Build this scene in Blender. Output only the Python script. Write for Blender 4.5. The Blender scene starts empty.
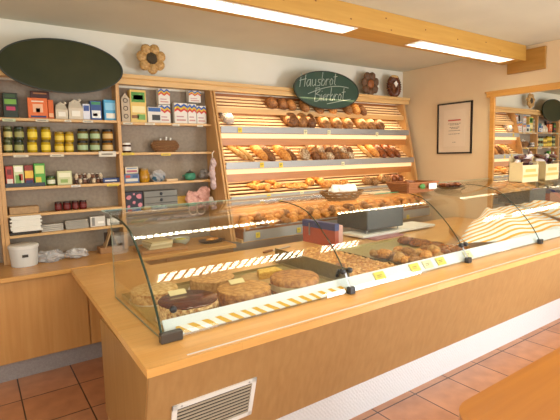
import bpy, bmesh, math, random
from mathutils import Vector, Matrix
random.seed(7)
C = bpy.context.scene.collection
PI = math.pi

# ---------------------------------------------------------------- camera, world, light, exposure
CAM_Z = 1.55
R3 = Matrix(((0.82098353, 0.07637056, -0.56582116), (-0.57053293, 0.07177672, -0.81813219), (-0.02186842, 0.99449265, 0.10249943)))
FPX, CX, CY = 444.53, 280.0, 202.0
cd = bpy.data.cameras.new('camera'); cam = bpy.data.objects.new('camera', cd); C.objects.link(cam)
cam.matrix_world = Matrix.Translation((0, 0, CAM_Z)) @ R3.to_4x4()
cd.sensor_width = 36.0; cd.lens = FPX * 36 / 560; cd.shift_x = 0; cd.shift_y = -8 / 560; cd.clip_start = 0.02
bpy.context.scene.camera = cam
w = bpy.data.worlds.new('world'); bpy.context.scene.world = w; w.use_nodes = True
w.node_tree.nodes['Background'].inputs[0].default_value = (0.80, 0.88, 1.0, 1)
w.node_tree.nodes['Background'].inputs[1].default_value = 1.0

def area(name, loc, target, sx, sy, power, col):
    ld = bpy.data.lights.new(name, 'AREA'); ld.shape = 'RECTANGLE'; ld.size = sx; ld.size_y = sy; ld.energy = power; ld.color = col
    o = bpy.data.objects.new(name, ld); C.objects.link(o); o.location = loc
    o.rotation_euler = (Vector(target) - Vector(loc)).to_track_quat('-Z', 'Y').to_euler(); return o
# daylight coming in through the shop window behind the camera and through the glazed door to the right
area('daylight_shop_window', (1.1, -2.42, 1.45), (1.5, 2.4, 0.9), 3.6, 1.7, 72, (1.0, 0.97, 0.87))
area('daylight_side_window', (-1.33, 1.2, 1.35), (0.6, 2.6, 0.5), 2.2, 1.5, 25, (1.0, 0.95, 0.80))  # fill light added to brighten the floor and cupboard at the left
area('daylight_shop_door', (4.80, -1.1, 1.0), (3.4, 1.8, 0.4), 1.5, 1.8, 165, (0.86, 0.94, 1.0))
vs = bpy.context.scene.view_settings
vs.view_transform = 'Standard'; vs.look = 'None'; vs.gamma = 1.0; vs.use_curve_mapping = False; vs.exposure = 0.13

# ---------------------------------------------------------------- helpers
def ray(px, py):
    return R3 @ Vector((px - CX, -(py - CY), -FPX))
def at(px, py, Y):            # where the sight line meets the vertical plane y = Y
    d = ray(px, py); t = Y / d.y; return Vector((d.x * t, Y, CAM_Z + d.z * t))
def atz(px, py, Z):           # where it meets the level plane z = Z
    d = ray(px, py); t = (Z - CAM_Z) / d.z; return Vector((d.x * t, d.y * t, Z))
def S(h):
    h = h.lstrip('#'); v = [int(h[i:i + 2], 16) / 255 for i in (0, 2, 4)]
    return tuple((x / 12.92 if x <= .04045 else ((x + .055) / 1.055) ** 2.4) for x in v) + (1,)
MATS = {}
def mat(name, c1, c2=None, rough=.5, metal=0, scale=(8, 8, 8), bump=0, emit=0, ecol=None, spec=.5, noise=5, lo=.35, hi=.65, coat=0, trans=0, alpha=1, coords='Object', detail=4, sss=0):
    if name in MATS: return MATS[name]
    m = bpy.data.materials.new(name); m.use_nodes = True; nt = m.node_tree; N = nt.nodes; b = N['Principled BSDF']
    c1 = S(c1) if isinstance(c1, str) else c1
    b.inputs['Base Color'].default_value = c1; b.inputs['Roughness'].default_value = rough; b.inputs['Metallic'].default_value = metal
    b.inputs['Specular IOR Level'].default_value = spec; b.inputs['Coat Weight'].default_value = coat; b.inputs['Coat Roughness'].default_value = .15
    b.inputs['Transmission Weight'].default_value = trans; b.inputs['Alpha'].default_value = alpha
    if emit: b.inputs['Emission Color'].default_value = S(ecol or '#ffffff'); b.inputs['Emission Strength'].default_value = emit
    if c2 or bump:
        tc = N.new('ShaderNodeTexCoord'); mp = N.new('ShaderNodeMapping'); mp.inputs['Scale'].default_value = scale
        nt.links.new(tc.outputs[coords], mp.inputs[0])
        nz = N.new('ShaderNodeTexNoise'); nz.inputs['Scale'].default_value = noise; nz.inputs['Detail'].default_value = detail; nt.links.new(mp.outputs[0], nz.inputs['Vector'])
        if c2:
            c2 = S(c2) if isinstance(c2, str) else c2
            r = N.new('ShaderNodeValToRGB'); r.color_ramp.elements[0].position = lo; r.color_ramp.elements[1].position = hi
            r.color_ramp.elements[0].color = c1; r.color_ramp.elements[1].color = c2
            nt.links.new(nz.outputs['Fac'], r.inputs[0]); nt.links.new(r.outputs[0], b.inputs['Base Color'])
        if bump:
            bp = N.new('ShaderNodeBump'); bp.inputs['Strength'].default_value = bump; bp.inputs['Distance'].default_value = .01
            nt.links.new(nz.outputs['Fac'], bp.inputs['Height']); nt.links.new(bp.outputs[0], b.inputs['Normal'])
    MATS[name] = m; return m
def plain(h, rough=.5, metal=0): return mat('plain_%s_%g_%g' % (h, rough, metal), '#' + h.lstrip('#'), rough=rough, metal=metal)

class MB:
    def __init__(s): s.v = []; s.f = []
    def add(s, vs, fs):
        n = len(s.v); s.v += [tuple(v) for v in vs]; s.f += [tuple(i + n for i in f) for f in fs]; return s
    def box(s, x0, x1, y0, y1, z0, z1, M=None):
        vs = [Vector((x, y, z)) for z in (z0, z1) for y in (y0, y1) for x in (x0, x1)]
        if M: vs = [M @ v for v in vs]
        return s.add(vs, [(0, 2, 3, 1), (4, 5, 7, 6), (0, 1, 5, 4), (2, 6, 7, 3), (0, 4, 6, 2), (1, 3, 7, 5)])
    def bbox(s, x0, x1, y0, y1, z0, z1, b=.004, M=None):     # box with chamfered edges
        pts = []
        idx = {}
        for i, x in enumerate((x0, x1)):
            for j, y in enumerate((y0, y1)):
                for k, z in enumerate((z0, z1)):
                    sx, sy, sz = (b if i == 0 else -b), (b if j == 0 else -b), (b if k == 0 else -b)
                    for a, p in enumerate(((x, y + sy, z + sz), (x + sx, y, z + sz), (x + sx, y + sy, z))):
                        idx[(i, j, k, a)] = len(pts); pts.append(Vector(p))
        if M: pts = [M @ p for p in pts]
        F = []
        for k in (0, 1): F.append([idx[(0, 0, k, 2)], idx[(1, 0, k, 2)], idx[(1, 1, k, 2)], idx[(0, 1, k, 2)]])
        for j in (0, 1): F.append([idx[(0, j, 0, 1)], idx[(1, j, 0, 1)], idx[(1, j, 1, 1)], idx[(0, j, 1, 1)]])
        for i in (0, 1): F.append([idx[(i, 0, 0, 0)], idx[(i, 1, 0, 0)], idx[(i, 1, 1, 0)], idx[(i, 0, 1, 0)]])
        for j in (0, 1):
            for k in (0, 1): F.append([idx[(0, j, k, 1)], idx[(1, j, k, 1)], idx[(1, j, k, 2)], idx[(0, j, k, 2)]])
        for i in (0, 1):
            for k in (0, 1): F.append([idx[(i, 0, k, 0)], idx[(i, 1, k, 0)], idx[(i, 1, k, 2)], idx[(i, 0, k, 2)]])
        for i in (0, 1):
            for j in (0, 1): F.append([idx[(i, j, 0, 0)], idx[(i, j, 1, 0)], idx[(i, j, 1, 1)], idx[(i, j, 0, 1)]])
        for i in (0, 1):
            for j in (0, 1):
                for k in (0, 1): F.append([idx[(i, j, k, a)] for a in range(3)])
        return s.add(pts, F)
    def prism(s, prof, x0, x1, M=None):     # prof: (y,z) outline pushed along x
        n = len(prof); vs = [Vector((x0, y, z)) for y, z in prof] + [Vector((x1, y, z)) for y, z in prof]
        if M: vs = [M @ v for v in vs]
        return s.add(vs, [tuple(range(n)), tuple(range(2 * n - 1, n - 1, -1))] + [(i, i + n, (i + 1) % n + n, (i + 1) % n) for i in range(n)])
    def slab(s, poly, z0, z1, M=None):      # poly: (x,y) outline pushed along z
        n = len(poly); vs = [Vector((x, y, z0)) for x, y in poly] + [Vector((x, y, z1)) for x, y in poly]
        if M: vs = [M @ v for v in vs]
        return s.add(vs, [tuple(range(n - 1, -1, -1)), tuple(range(n, 2 * n))] + [(i, (i + 1) % n, (i + 1) % n + n, i + n) for i in range(n)])
    def plate(s, outline, y0, y1, M=None):  # outline: (x,z) pushed along y
        n = len(outline); vs = [Vector((x, y0, z)) for x, z in outline] + [Vector((x, y1, z)) for x, z in outline]
        if M: vs = [M @ v for v in vs]
        return s.add(vs, [tuple(range(n)), tuple(range(2 * n - 1, n - 1, -1))] + [(i, i + n, (i + 1) % n + n, (i + 1) % n) for i in range(n)])
    def lathe(s, prof, n=24, M=None, jit=0):       # prof: (r,z)
        vs = []; fs = []
        for r, z in prof:
            for i in range(n):
                a = 2 * PI * i / n; k = 1 + random.uniform(-jit, jit); vs.append(Vector((r * k * math.cos(a), r * k * math.sin(a), z)))
        m = len(prof)
        for j in range(m - 1):
            for i in range(n): fs.append((j * n + i, j * n + (i + 1) % n, (j + 1) * n + (i + 1) % n, (j + 1) * n + i))
        fs.append(tuple(range(n - 1, -1, -1))); fs.append(tuple((m - 1) * n + i for i in range(n)))
        if M: vs = [M @ v for v in vs]
        return s.add(vs, fs)
    def tube(s, pts, r, n=8):
        pts = [Vector(p) for p in pts]; vs = []; fs = []; m = len(pts); rr = r if isinstance(r, (list, tuple)) else [r] * m
        up = None
        for i, p in enumerate(pts):
            t = (pts[min(i + 1, m - 1)] - pts[max(i - 1, 0)]).normalized()
            if up is None: up = Vector((0, 0, 1)) if abs(t.z) < .9 else Vector((0, 1, 0))
            a = t.cross(up).normalized(); b = a.cross(t).normalized(); up = b
            for k in range(n):
                q = 2 * PI * k / n; vs.append(p + (a * math.cos(q) + b * math.sin(q)) * rr[i])
        for i in range(m - 1):
            for k in range(n): fs.append((i * n + k, i * n + (k + 1) % n, (i + 1) * n + (k + 1) % n, (i + 1) * n + k))
        fs.append(tuple(range(n - 1, -1, -1))); fs.append(tuple((m - 1) * n + k for k in range(n)))
        return s.add(vs, fs)
    def blob(s, c, rx, ry, rz, n=12, m=8, jit=0, M=None, flat=None):
        vs = []; fs = []
        for j in range(1, m):
            ph = PI * j / m
            for i in range(n):
                a = 2 * PI * i / n; k = 1 + random.uniform(-jit, jit)
                z = math.cos(ph) * k
                if flat is not None: z = max(z, -flat)
                vs.append(Vector((c[0] + rx * math.sin(ph) * math.cos(a) * k, c[1] + ry * math.sin(ph) * math.sin(a) * k, c[2] + rz * z)))
        t = len(vs); vs.append(Vector((c[0], c[1], c[2] + rz))); vs.append(Vector((c[0], c[1], c[2] - rz * (flat if flat is not None else 1))))
        for j in range(m - 2):
            for i in range(n): fs.append((j * n + i, (j + 1) * n + i, (j + 1) * n + (i + 1) % n, j * n + (i + 1) % n))
        for i in range(n): fs.append((t, i, (i + 1) % n)); fs.append((t + 1, (m - 2) * n + (i + 1) % n, (m - 2) * n + i))
        if M: vs = [M @ v for v in vs]
        return s.add(vs, fs)
    def build(s, name, m, parent=None, loc=None, rot=None, smooth=False):
        me = bpy.data.meshes.new(name); me.from_pydata(s.v, [], s.f); me.validate()
        bm = bmesh.new(); bm.from_mesh(me); bmesh.ops.recalc_face_normals(bm, faces=bm.faces); bm.to_mesh(me); bm.free()
        me.materials.append(m)
        if smooth:
            for p in me.polygons: p.use_smooth = True
            try: me.set_sharp_from_angle(angle=math.radians(50))
            except Exception: pass
        o = bpy.data.objects.new(name, me); C.objects.link(o); o.parent = parent
        if loc is not None: o.location = loc
        if rot is not None: o.rotation_euler = rot
        return o
def tag(o, label=None, cat=None, group=None, kind=None):
    if label: o['label'] = label
    if cat: o['category'] = cat
    if group: o['group'] = group
    if kind: o['kind'] = kind
    return o
def empty(name, loc, label=None, cat=None, group=None, rot=(0, 0, 0)):
    o = bpy.data.objects.new(name, None); o.empty_display_size = .05; C.objects.link(o); o.location = loc; o.rotation_euler = rot
    return tag(o, label, cat, group)
def copy_tree(o, loc, rot=None, label=None, parent=None):
    c = o.copy(); C.objects.link(c); c.parent = parent
    if parent is None:
        c.location = loc
        if rot is not None: c.rotation_euler = rot
        if label: c['label'] = label
    for ch in list(o.children): copy_tree(ch, None, None, None, c)
    return c
COUNT = 'first second third fourth fifth sixth seventh eighth ninth tenth eleventh twelfth thirteenth fourteenth fifteenth sixteenth seventeenth eighteenth nineteenth twentieth twenty-first twenty-second twenty-third twenty-fourth twenty-fifth twenty-sixth twenty-seventh twenty-eighth'.split()
ORD = ['first', 'second', 'third', 'fourth', 'fifth', 'sixth', 'seventh', 'eighth', 'ninth', 'tenth', 'eleventh', 'twelfth', 'thirteenth', 'fourteenth']

# ---------------------------------------------------------------- materials
def wood(name, a, b, along='x', rough=.38, coat=.0, fine=1.0, bump=.05):
    sc = {'x': (.6, 9, 9), 'y': (9, .6, 9), 'z': (9, 9, .6)}[along]
    return mat(name, a, b, rough=rough, scale=tuple(q * fine for q in sc), noise=4, bump=bump, lo=.3, hi=.7, coat=coat, detail=6)
def staves(name, a, b, rough=.3, bx=.45, by=.045):       # glued-stave worktop
    m = bpy.data.materials.new(name); m.use_nodes = True; nt = m.node_tree; N = nt.nodes; L = nt.links; bs = N['Principled BSDF']
    tc = N.new('ShaderNodeTexCoord'); br = N.new('ShaderNodeTexBrick'); br.inputs['Scale'].default_value = 1
    br.inputs['Brick Width'].default_value = bx; br.inputs['Row Height'].default_value = by; br.inputs['Mortar Size'].default_value = .0006
    br.inputs['Color1'].default_value = S(a); br.inputs['Color2'].default_value = S(b); br.inputs['Mortar'].default_value = tuple(.8 * q for q in S(a)[:3]) + (1,)
    L.new(tc.outputs['Object'], br.inputs['Vector'])
    mp = N.new('ShaderNodeMapping'); mp.inputs['Scale'].default_value = (1.5, 25, 25); L.new(tc.outputs['Object'], mp.inputs[0])
    nz = N.new('ShaderNodeTexNoise'); nz.inputs['Scale'].default_value = 3; nz.inputs['Detail'].default_value = 6; L.new(mp.outputs[0], nz.inputs['Vector'])
    mx = N.new('ShaderNodeMixRGB'); mx.blend_type = 'MULTIPLY'; mx.inputs[0].default_value = .22; L.new(br.outputs[0], mx.inputs[1]); L.new(nz.outputs['Fac'], mx.inputs[2])
    L.new(mx.outputs[0], bs.inputs['Base Color']); bs.inputs['Roughness'].default_value = rough
    return m
M_top = staves('beech_worktop', '#E2A75C', '#E9B36C', rough=.28)
M_panel = wood('beech_veneer', '#A57C4C', '#B08856', 'z', rough=.4)
M_panelb = wood('beech_veneer_back', '#C0884A', '#CB9658', 'z', rough=.45)
M_shelf = wood('beech_shelf', '#C99C62', '#D3A972', 'x', rough=.4)
M_upright = wood('beech_upright', '#C09058', '#CC9E68', 'z', rough=.4)
M_crown = wood('beech_crown', '#D2A668', '#DCB47A', 'x', rough=.38)
M_slat = wood('slat_wood', '#EEC896', '#F5D6A8', 'x', rough=.45)
M_board = wood('back_board_wood', '#8A4E1A', '#985C24', 'x', rough=.5)
M_backing = mat('grey_backing', '#8A7B6C', '#948676', rough=.8)
M_rail = mat('rail_aluminium', '#9C9894', rough=.4, metal=.25)
M_white = mat('white_paint', '#E9E7E2', rough=.45)
M_paper = mat('paper_white', '#EDE7DC', rough=.7)
M_steel = mat('brushed_steel', '#BFC0C2', rough=.3, metal=.9)
M_dark = mat('dark_plastic', '#26282B', rough=.4)
M_tag = mat('yellow_tag', '#E6C81F', '#D9B815', rough=.5, noise=60)
M_tagw = mat('cream_tag', '#E9DFAE', rough=.5)
M_ink = mat('ink_dark', '#3B3630', rough=.7)
M_lamp = mat('lamp_tube', '#FFFFFF', emit=7, ecol='#FFEFD2')
M_diff = mat('lamp_diffuser_warm', '#E0C294', emit=.7, ecol='#FFDCA2')

def wall_mat(name, c, c2):
    return mat(name, c, c2, rough=.9, noise=2.5, scale=(1, 1, 1), bump=.06, detail=8)
M_wallb = wall_mat('plaster_cream', '#E2DCCA', '#E7E0D0')
M_wallr = wall_mat('plaster_peach', '#E6CEAA', '#EAD3B0')
M_ceil = wall_mat('plaster_ceiling', '#C8C4B0', '#CECAB6')

def tile_mat():
    m = bpy.data.materials.new('terracotta_tile'); m.use_nodes = True; nt = m.node_tree; N = nt.nodes; L = nt.links; b = N['Principled BSDF']
    tc = N.new('ShaderNodeTexCoord'); mp = N.new('ShaderNodeMapping'); mp.inputs['Location'].default_value = (-.16, -1.765, 0)
    L.new(tc.outputs['Object'], mp.inputs[0])
    br = N.new('ShaderNodeTexBrick'); br.offset = 0; br.inputs['Scale'].default_value = 1; br.inputs['Brick Width'].default_value = .3485; br.inputs['Row Height'].default_value = .3715
    br.inputs['Mortar Size'].default_value = .005; br.inputs['Mortar Smooth'].default_value = .3
    br.inputs['Color1'].default_value = S('#BC8058'); br.inputs['Color2'].default_value = S('#C68C66'); br.inputs['Mortar'].default_value = S('#4A3020')
    L.new(mp.outputs[0], br.inputs['Vector'])
    nz = N.new('ShaderNodeTexNoise'); nz.inputs['Scale'].default_value = 9; nz.inputs['Detail'].default_value = 6; L.new(tc.outputs['Object'], nz.inputs['Vector'])
    r = N.new('ShaderNodeValToRGB'); r.color_ramp.elements[0].position = .3; r.color_ramp.elements[0].color = (.62, .58, .55, 1); r.color_ramp.elements[1].position = .65; L.new(nz.outputs['Fac'], r.inputs[0])
    mx = N.new('ShaderNodeMixRGB'); mx.blend_type = 'MULTIPLY'; mx.inputs[0].default_value = .6; L.new(br.outputs[0], mx.inputs[1]); L.new(r.outputs[0], mx.inputs[2])
    L.new(mx.outputs[0], b.inputs['Base Color']); b.inputs['Roughness'].default_value = .38
    bp = N.new('ShaderNodeBump'); bp.invert = True; bp.inputs['Strength'].default_value = .5; bp.inputs['Distance'].default_value = .004; L.new(br.outputs['Fac'], bp.inputs['Height']); L.new(bp.outputs[0], b.inputs['Normal'])
    return m
def glass_mat(name='clear_glass', tint=(.97, .99, .975), refl=1.0):
    m = bpy.data.materials.new(name); m.use_nodes = True; nt = m.node_tree; N = nt.nodes; L = nt.links
    N.remove(N['Principled BSDF']); out = N['Material Output']
    t = N.new('ShaderNodeBsdfTransparent'); t.inputs[0].default_value = tint + (1,)
    g = N.new('ShaderNodeBsdfGlossy'); g.inputs['Roughness'].default_value = .02
    fr = N.new('ShaderNodeFresnel'); 
    ge = N.new('ShaderNodeNewGeometry'); mr = N.new('ShaderNodeMapRange'); mr.inputs['To Min'].default_value = 1.5; mr.inputs['To Max'].default_value = 1 / 1.5
    L.new(ge.outputs['Backfacing'], mr.inputs['Value']); L.new(mr.outputs[0], fr.inputs['IOR'])
    mu = N.new('ShaderNodeMath'); mu.operation = 'MULTIPLY'; mu.inputs[1].default_value = refl; L.new(fr.outputs[0], mu.inputs[0])
    mx = N.new('ShaderNodeMixShader'); L.new(mu.outputs[0], mx.inputs[0]); L.new(t.outputs[0], mx.inputs[1]); L.new(g.outputs[0], mx.inputs[2]); L.new(mx.outputs[0], out.inputs[0])
    return m
M_glass = glass_mat()
M_film = glass_mat('clear_film', (.93, .93, .92), .9)
M_edge = mat('glass_edge_green', '#26382C', rough=.2)

# ---------------------------------------------------------------- the room
WX, WY, CZ = 4.88, 4.08, 2.64       # right wall, back wall, ceiling
LX, FY = -1.4, -2.6
def struct(name, mb, m, label=None, parent=None):
    o = mb.build(name, m, parent)
    if parent is None: o['kind'] = 'structure'
    if label: o['label'] = label
    return o
struct('floor', MB().box(LX - .1, WX + .1, FY - .1, WY + .1, -.1, 0), tile_mat(), 'terracotta square floor tiles with dark grout')
struct('ceiling', MB().box(LX - .1, WX + .1, FY - .1, WY + .1, CZ, CZ + .1), M_ceil, 'plain plastered beige ceiling')
struct('wall_back', MB().box(LX - .1, WX + .1, WY, WY + .1, 0, CZ), M_wallb, 'cream plaster wall behind the shelves')
struct('wall_left', MB().box(LX - .1, LX, FY, .1, 0, CZ).box(LX - .1, LX, 2.3, WY, 0, CZ).box(LX - .1, LX, .1, 2.3, 0, .6).box(LX - .1, LX, .1, 2.3, 2.1, CZ), M_wallb)
ws = struct('window_2', MB().box(LX - .08, LX - .02, .1, .16, .6, 2.1).box(LX - .08, LX - .02, 2.24, 2.3, .6, 2.1).box(LX - .08, LX - .02, .16, 2.24, .6, .66).box(LX - .08, LX - .02, .16, 2.24, 2.04, 2.1), M_white)  # unseen window added to go with the left fill light
MB().box(LX - .055, LX - .045, .16, 2.24, .66, 2.04).build('pane', M_glass, ws)
# right wall with an opening for the glazed door, front wall with the shop window
struct('wall_right', MB().box(WX, WX + .1, -.2, WY, 0, CZ).box(WX, WX + .1, FY, -2.0, 0, CZ).box(WX, WX + .1, -2.0, -.2, 2.1, CZ), M_wallr, 'peach plaster wall with mirror and framed print')
struct('wall_front', MB().box(LX, -.8, FY - .1, FY, 0, CZ).box(4.1, WX, FY - .1, FY, 0, CZ).box(-.8, 4.1, FY - .1, FY, 0, .5).box(-.8, 4.1, FY - .1, FY, 2.4, CZ), M_wallb)
wf = struct('window_1', MB().box(-.8, 4.1, FY - .07, FY - .02, .5, .56).box(-.8, 4.1, FY - .07, FY - .02, 2.34, 2.4).box(-.8, -.74, FY - .07, FY - .02, .56, 2.34).box(4.04, 4.1, FY - .07, FY - .02, .56, 2.34).box(2.17, 2.23, FY - .07, FY - .02, .56, 2.34), M_white)
MB().box(-.74, 4.04, FY - .05, FY - .04, .56, 2.34).build('pane', M_glass, wf)
df = struct('door_1', MB().box(WX + .02, WX + .08, -2.0, -1.9, 0, 2.1).box(WX + .02, WX + .08, -.3, -.2, 0, 2.1).box(WX + .02, WX + .08, -1.9, -.3, 2.0, 2.1).box(WX + .02, WX + .08, -1.9, -.3, 0, .12), M_white)
MB().box(WX + .045, WX + .055, -1.9, -.3, .12, 2.0).build('pane', M_glass, df)

# ceiling beam with two louvred lights
M_beam = wood('pine_beam', '#B8883A', '#C29444', 'x', rough=.5)
BY0, BY1, BZ = 2.44, 2.69, 2.485
M_knot = mat('knot_wood', '#7A4A1A', rough=.6)
M_louvre = mat('louvre_grey', '#8E8A84', rough=.4, metal=.5)
def beam_with_lights(y0, y1, F, labels, blabel, energies, pitch, knots, fw=.155):
    fa, fb = y0 + .03, y0 + .03 + fw
    bm = MB().box(LX + .01, WX - .031, y0, fa, BZ, CZ - .002).box(LX + .01, WX - .031, fb, y1, BZ, CZ - .002).box(LX + .01, F[0][0], fa, fb, BZ, CZ - .002).box(F[0][1], F[1][0], fa, fb, BZ, CZ - .002).box(F[1][1], WX - .031, fa, fb, BZ, CZ - .002)
    beam = empty('ceiling_beam', (0, 0, 0), blabel, 'beam')
    bm.build('beam_body', M_beam, beam)
    for kx, kz in knots:
        MB().lathe([(.006, 0), (.0055, .0006)], 10, Matrix.Translation((kx, y0 - .0002, kz)) @ Matrix.Rotation(PI / 2, 4, 'X') @ Matrix.Scale(1.6, 4, (1, 0, 0))).build('knot', M_knot, beam)
    for i, (xa, xb) in enumerate(F):
        f = empty('strip_light', ((xa + xb) / 2, (fa + fb) / 2, BZ), labels[i], 'strip light', 'strip lights in the pine beams')
        L_ = (xb - xa) / 2 - .004; W_ = (fb - fa) / 2 - .003; energy = energies[i]
        MB().box(-L_, L_, -W_, W_, .09, .095).box(-L_, L_, -W_, -W_ + .004, .0, .09).box(-L_, L_, W_ - .004, W_, .0, .09).box(-L_, -L_ + .004, -W_, W_, 0, .09).box(L_ - .004, L_, -W_, W_, 0, .09).build('housing', M_white, f)
        MB().box(-L_ - .008, L_ + .008, -W_ - .008, -W_ + .002, -.004, .0).box(-L_ - .008, L_ + .008, W_ - .002, W_ + .008, -.004, 0).box(-L_ - .008, -L_ + .002, -W_, W_, -.004, 0).box(L_ - .002, L_ + .008, -W_, W_, -.004, 0).build('trim', M_white, f)
        lo = MB(); n = int(2 * L_ / pitch)
        for k in range(1, n): x = -L_ + 2 * L_ * k / n; lo.box(x - pitch * .06, x + pitch * .06, -W_ + .004, W_ - .004, .002, .036)
        lo.build('louvre', M_louvre, f)
        for yy in ((-.03, .03) if fw < .2 else (-.09, -.03, .03, .09)): MB().tube([(-L_ + .03, yy, .06), (L_ - .03, yy, .06)], .013).build('tube', M_lamp, f)
        ld = bpy.data.lights.new('strip_glow', 'AREA'); ld.shape = 'RECTANGLE'; ld.size = 2 * L_ - .06; ld.size_y = .09; ld.energy = energy; ld.color = (1, .92, .68)
        lo_ = bpy.data.objects.new('strip_glow', ld); C.objects.link(lo_); lo_.parent = f; lo_.location = (0, 0, .042)
beam_with_lights(BY0, BY1, [(.95, 2.44), (3.17, 4.66)], ['louvred strip light set in the beam, above the left half of the counter', 'strip light set in the beam nearer the peach wall'],
                 'long knotty pine beam across the ceiling holding two strip lights', (20, 17), .055,
                 ((1.75, 2.56), (2.02, 2.60), (2.35, 2.53), (2.72, 2.59), (2.78, 2.51), (3.2, 2.57), (3.65, 2.55), (4.1, 2.58), (4.35, 2.53)))
for i, (xa, xb) in enumerate(((1.2, 2.8), (3.0, 3.6))):  # unseen lamps added for the rope-like reflection in the case glass
    f = empty('ceiling_lamp', ((xa + xb) / 2, 1.38, CZ), ['long louvred ceiling lamp above the customers, mirrored at the left of the glass', 'shorter louvred ceiling lamp above the customers, mirrored mid-way along the glass'][i], 'ceiling lamp', 'louvred lamps above the customers')
    L_ = (xb - xa) / 2; W_ = .13
    MB().box(-L_, L_, -W_, W_, -.006, 0).box(-L_, L_, -W_, -W_ + .005, -.045, 0).box(-L_, L_, W_ - .005, W_, -.045, 0).box(-L_, -L_ + .005, -W_, W_, -.045, 0).box(L_ - .005, L_, -W_, W_, -.045, 0).build('housing', M_white, f)
    for yy in (-.08, 0, .08): MB().tube([(-L_ + .03, yy, -.018), (L_ - .03, yy, -.018)], .012).build('tube', M_lamp, f)
    lo = MB(); n = int(2 * L_ / .085)
    for k in range(1, n): x = -L_ + 2 * L_ * k / n; lo.slab([(x - .045, -W_ + .006), (x - .018, -W_ + .006), (x + .045, W_ - .006), (x + .018, W_ - .006)], -.044, -.040)
    lo.build('louvre', mat('louvre_brown', '#6A5442', rough=.5), f)
    ld = bpy.data.lights.new('lamp_glow', 'AREA'); ld.shape = 'RECTANGLE'; ld.size = 2 * L_ - .06; ld.size_y = .2; ld.energy = 17 * L_; ld.color = (1, .92, .74)
    lo_ = bpy.data.objects.new('lamp_glow', ld); C.objects.link(lo_); lo_.parent = f; lo_.location = (0, 0, -.034)
cap = MB().bbox(WX - .03, WX, 2.25, 2.64, 2.375, 2.60, .003).build('beam_bracket', wood('pine_bracket', '#A87830', '#B88840', 'y', rough=.5)); tag(cap, 'pine bracket board on the peach wall under the end of the beam', 'bracket')

# ---------------------------------------------------------------- counter
counter = empty('sales_counter', (0, 0, 0), 'long low wooden shop counter with bright kick plate under the glass case', 'counter')
TZ = .76
MB().slab([(.487, 1.61), (4.86, 1.61), (4.86, 3.24), (1.05, 3.24), (1.05, 3.49), (.548, 3.49)], TZ - .035, TZ).build('worktop', M_top, counter)
MB().box(.66, 4.85, 1.632, 1.642, TZ, TZ + .0015).build('edge_strip', mat('edge_strip', '#E5E1DC', rough=.3, metal=.3), counter)
# body: front panel leaning back towards the floor
MB().prism([(1.645, TZ - .035), (1.80, .205), (1.83, .205), (1.83, .02), (2.40, .02), (2.40, TZ - .035)], .505, 4.86).build('front_panel', M_panel, counter)
MB().prism([(1.643, TZ - .036), (1.797, .206), (2.405, .206), (2.405, TZ - .036)], .498, .506).build('end_panel', wood('beech_end', '#8E6638', '#9A7242', 'z'), counter)  # end veneer darkened, its shade is put into the colour
def kick_mat():
    m = bpy.data.materials.new('kick_plate_metal'); m.use_nodes = True; nt = m.node_tree; N = nt.nodes; L = nt.links; b = N['Principled BSDF']
    b.inputs['Base Color'].default_value = S('#D9DADB'); b.inputs['Metallic'].default_value = .25; b.inputs['Roughness'].default_value = .38
    tc = N.new('ShaderNodeTexCoord'); mp = N.new('ShaderNodeMapping'); mp.inputs['Rotation'].default_value = (0, .7, 0); mp.inputs['Scale'].default_value = (60, 60, 60)
    ck = N.new('ShaderNodeTexVoronoi'); ck.inputs['Scale'].default_value = 1; ck.inputs['Randomness'].default_value = .35
    L.new(tc.outputs['Object'], mp.inputs[0]); L.new(mp.outputs[0], ck.inputs['Vector'])
    bp = N.new('ShaderNodeBump'); bp.inputs['Strength'].default_value = .5; bp.inputs['Distance'].default_value = .004; L.new(ck.outputs['Distance'], bp.inputs['Height']); L.new(bp.outputs[0], b.inputs['Normal'])
    return m
MB().box(.53, 4.86, 1.815, 1.832, 0, .207).build('kick_plate', kick_mat(), counter)
MB().box(1.05, 4.86, 2.4, 3.2, .1, TZ - .035).build('rear_body', M_panelb, counter)
# ventilation grille on the leaning panel
sl = math.atan2(.155, TZ - .035 - .205)
vent = empty('ventilation_grille', (.612, 1.705, .528), 'white slatted metal ventilation grille low on the front of the counter', 'grille')
vent.rotation_euler = (sl, 0, 0)
VW, VH = .41, .22
MB().box(0, VW, -.008, 0, -.022, 0).box(0, VW, -.008, 0, -VH, -VH + .022).box(0, .022, -.008, 0, -VH, 0).box(VW - .022, VW, -.008, 0, -VH, 0).build('frame', M_white, vent)
g = MB()
for k in range(9):
    z = -.032 - k * .0195; g.box(.02, VW - .02, -.006, -.002, z - .009, z, Matrix.Translation((0, 0, 0)))
g.build('slats', mat('grille_slat', '#B5A894', rough=.5), vent)
MB().box(.02, VW - .02, -.0015, .0, -VH + .02, -.02).build('recess', mat('grille_dark', '#1C1611', rough=.9), vent)  # flat dark plate standing in for the shade behind the slats
for sx in (.04, VW - .04): MB().lathe([(.005, 0), (.004, .002)], 10, Matrix.Translation((sx, -.008, -.011)) @ Matrix.Rotation(PI / 2, 4, 'X')).build('screw', M_steel, vent)

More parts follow.
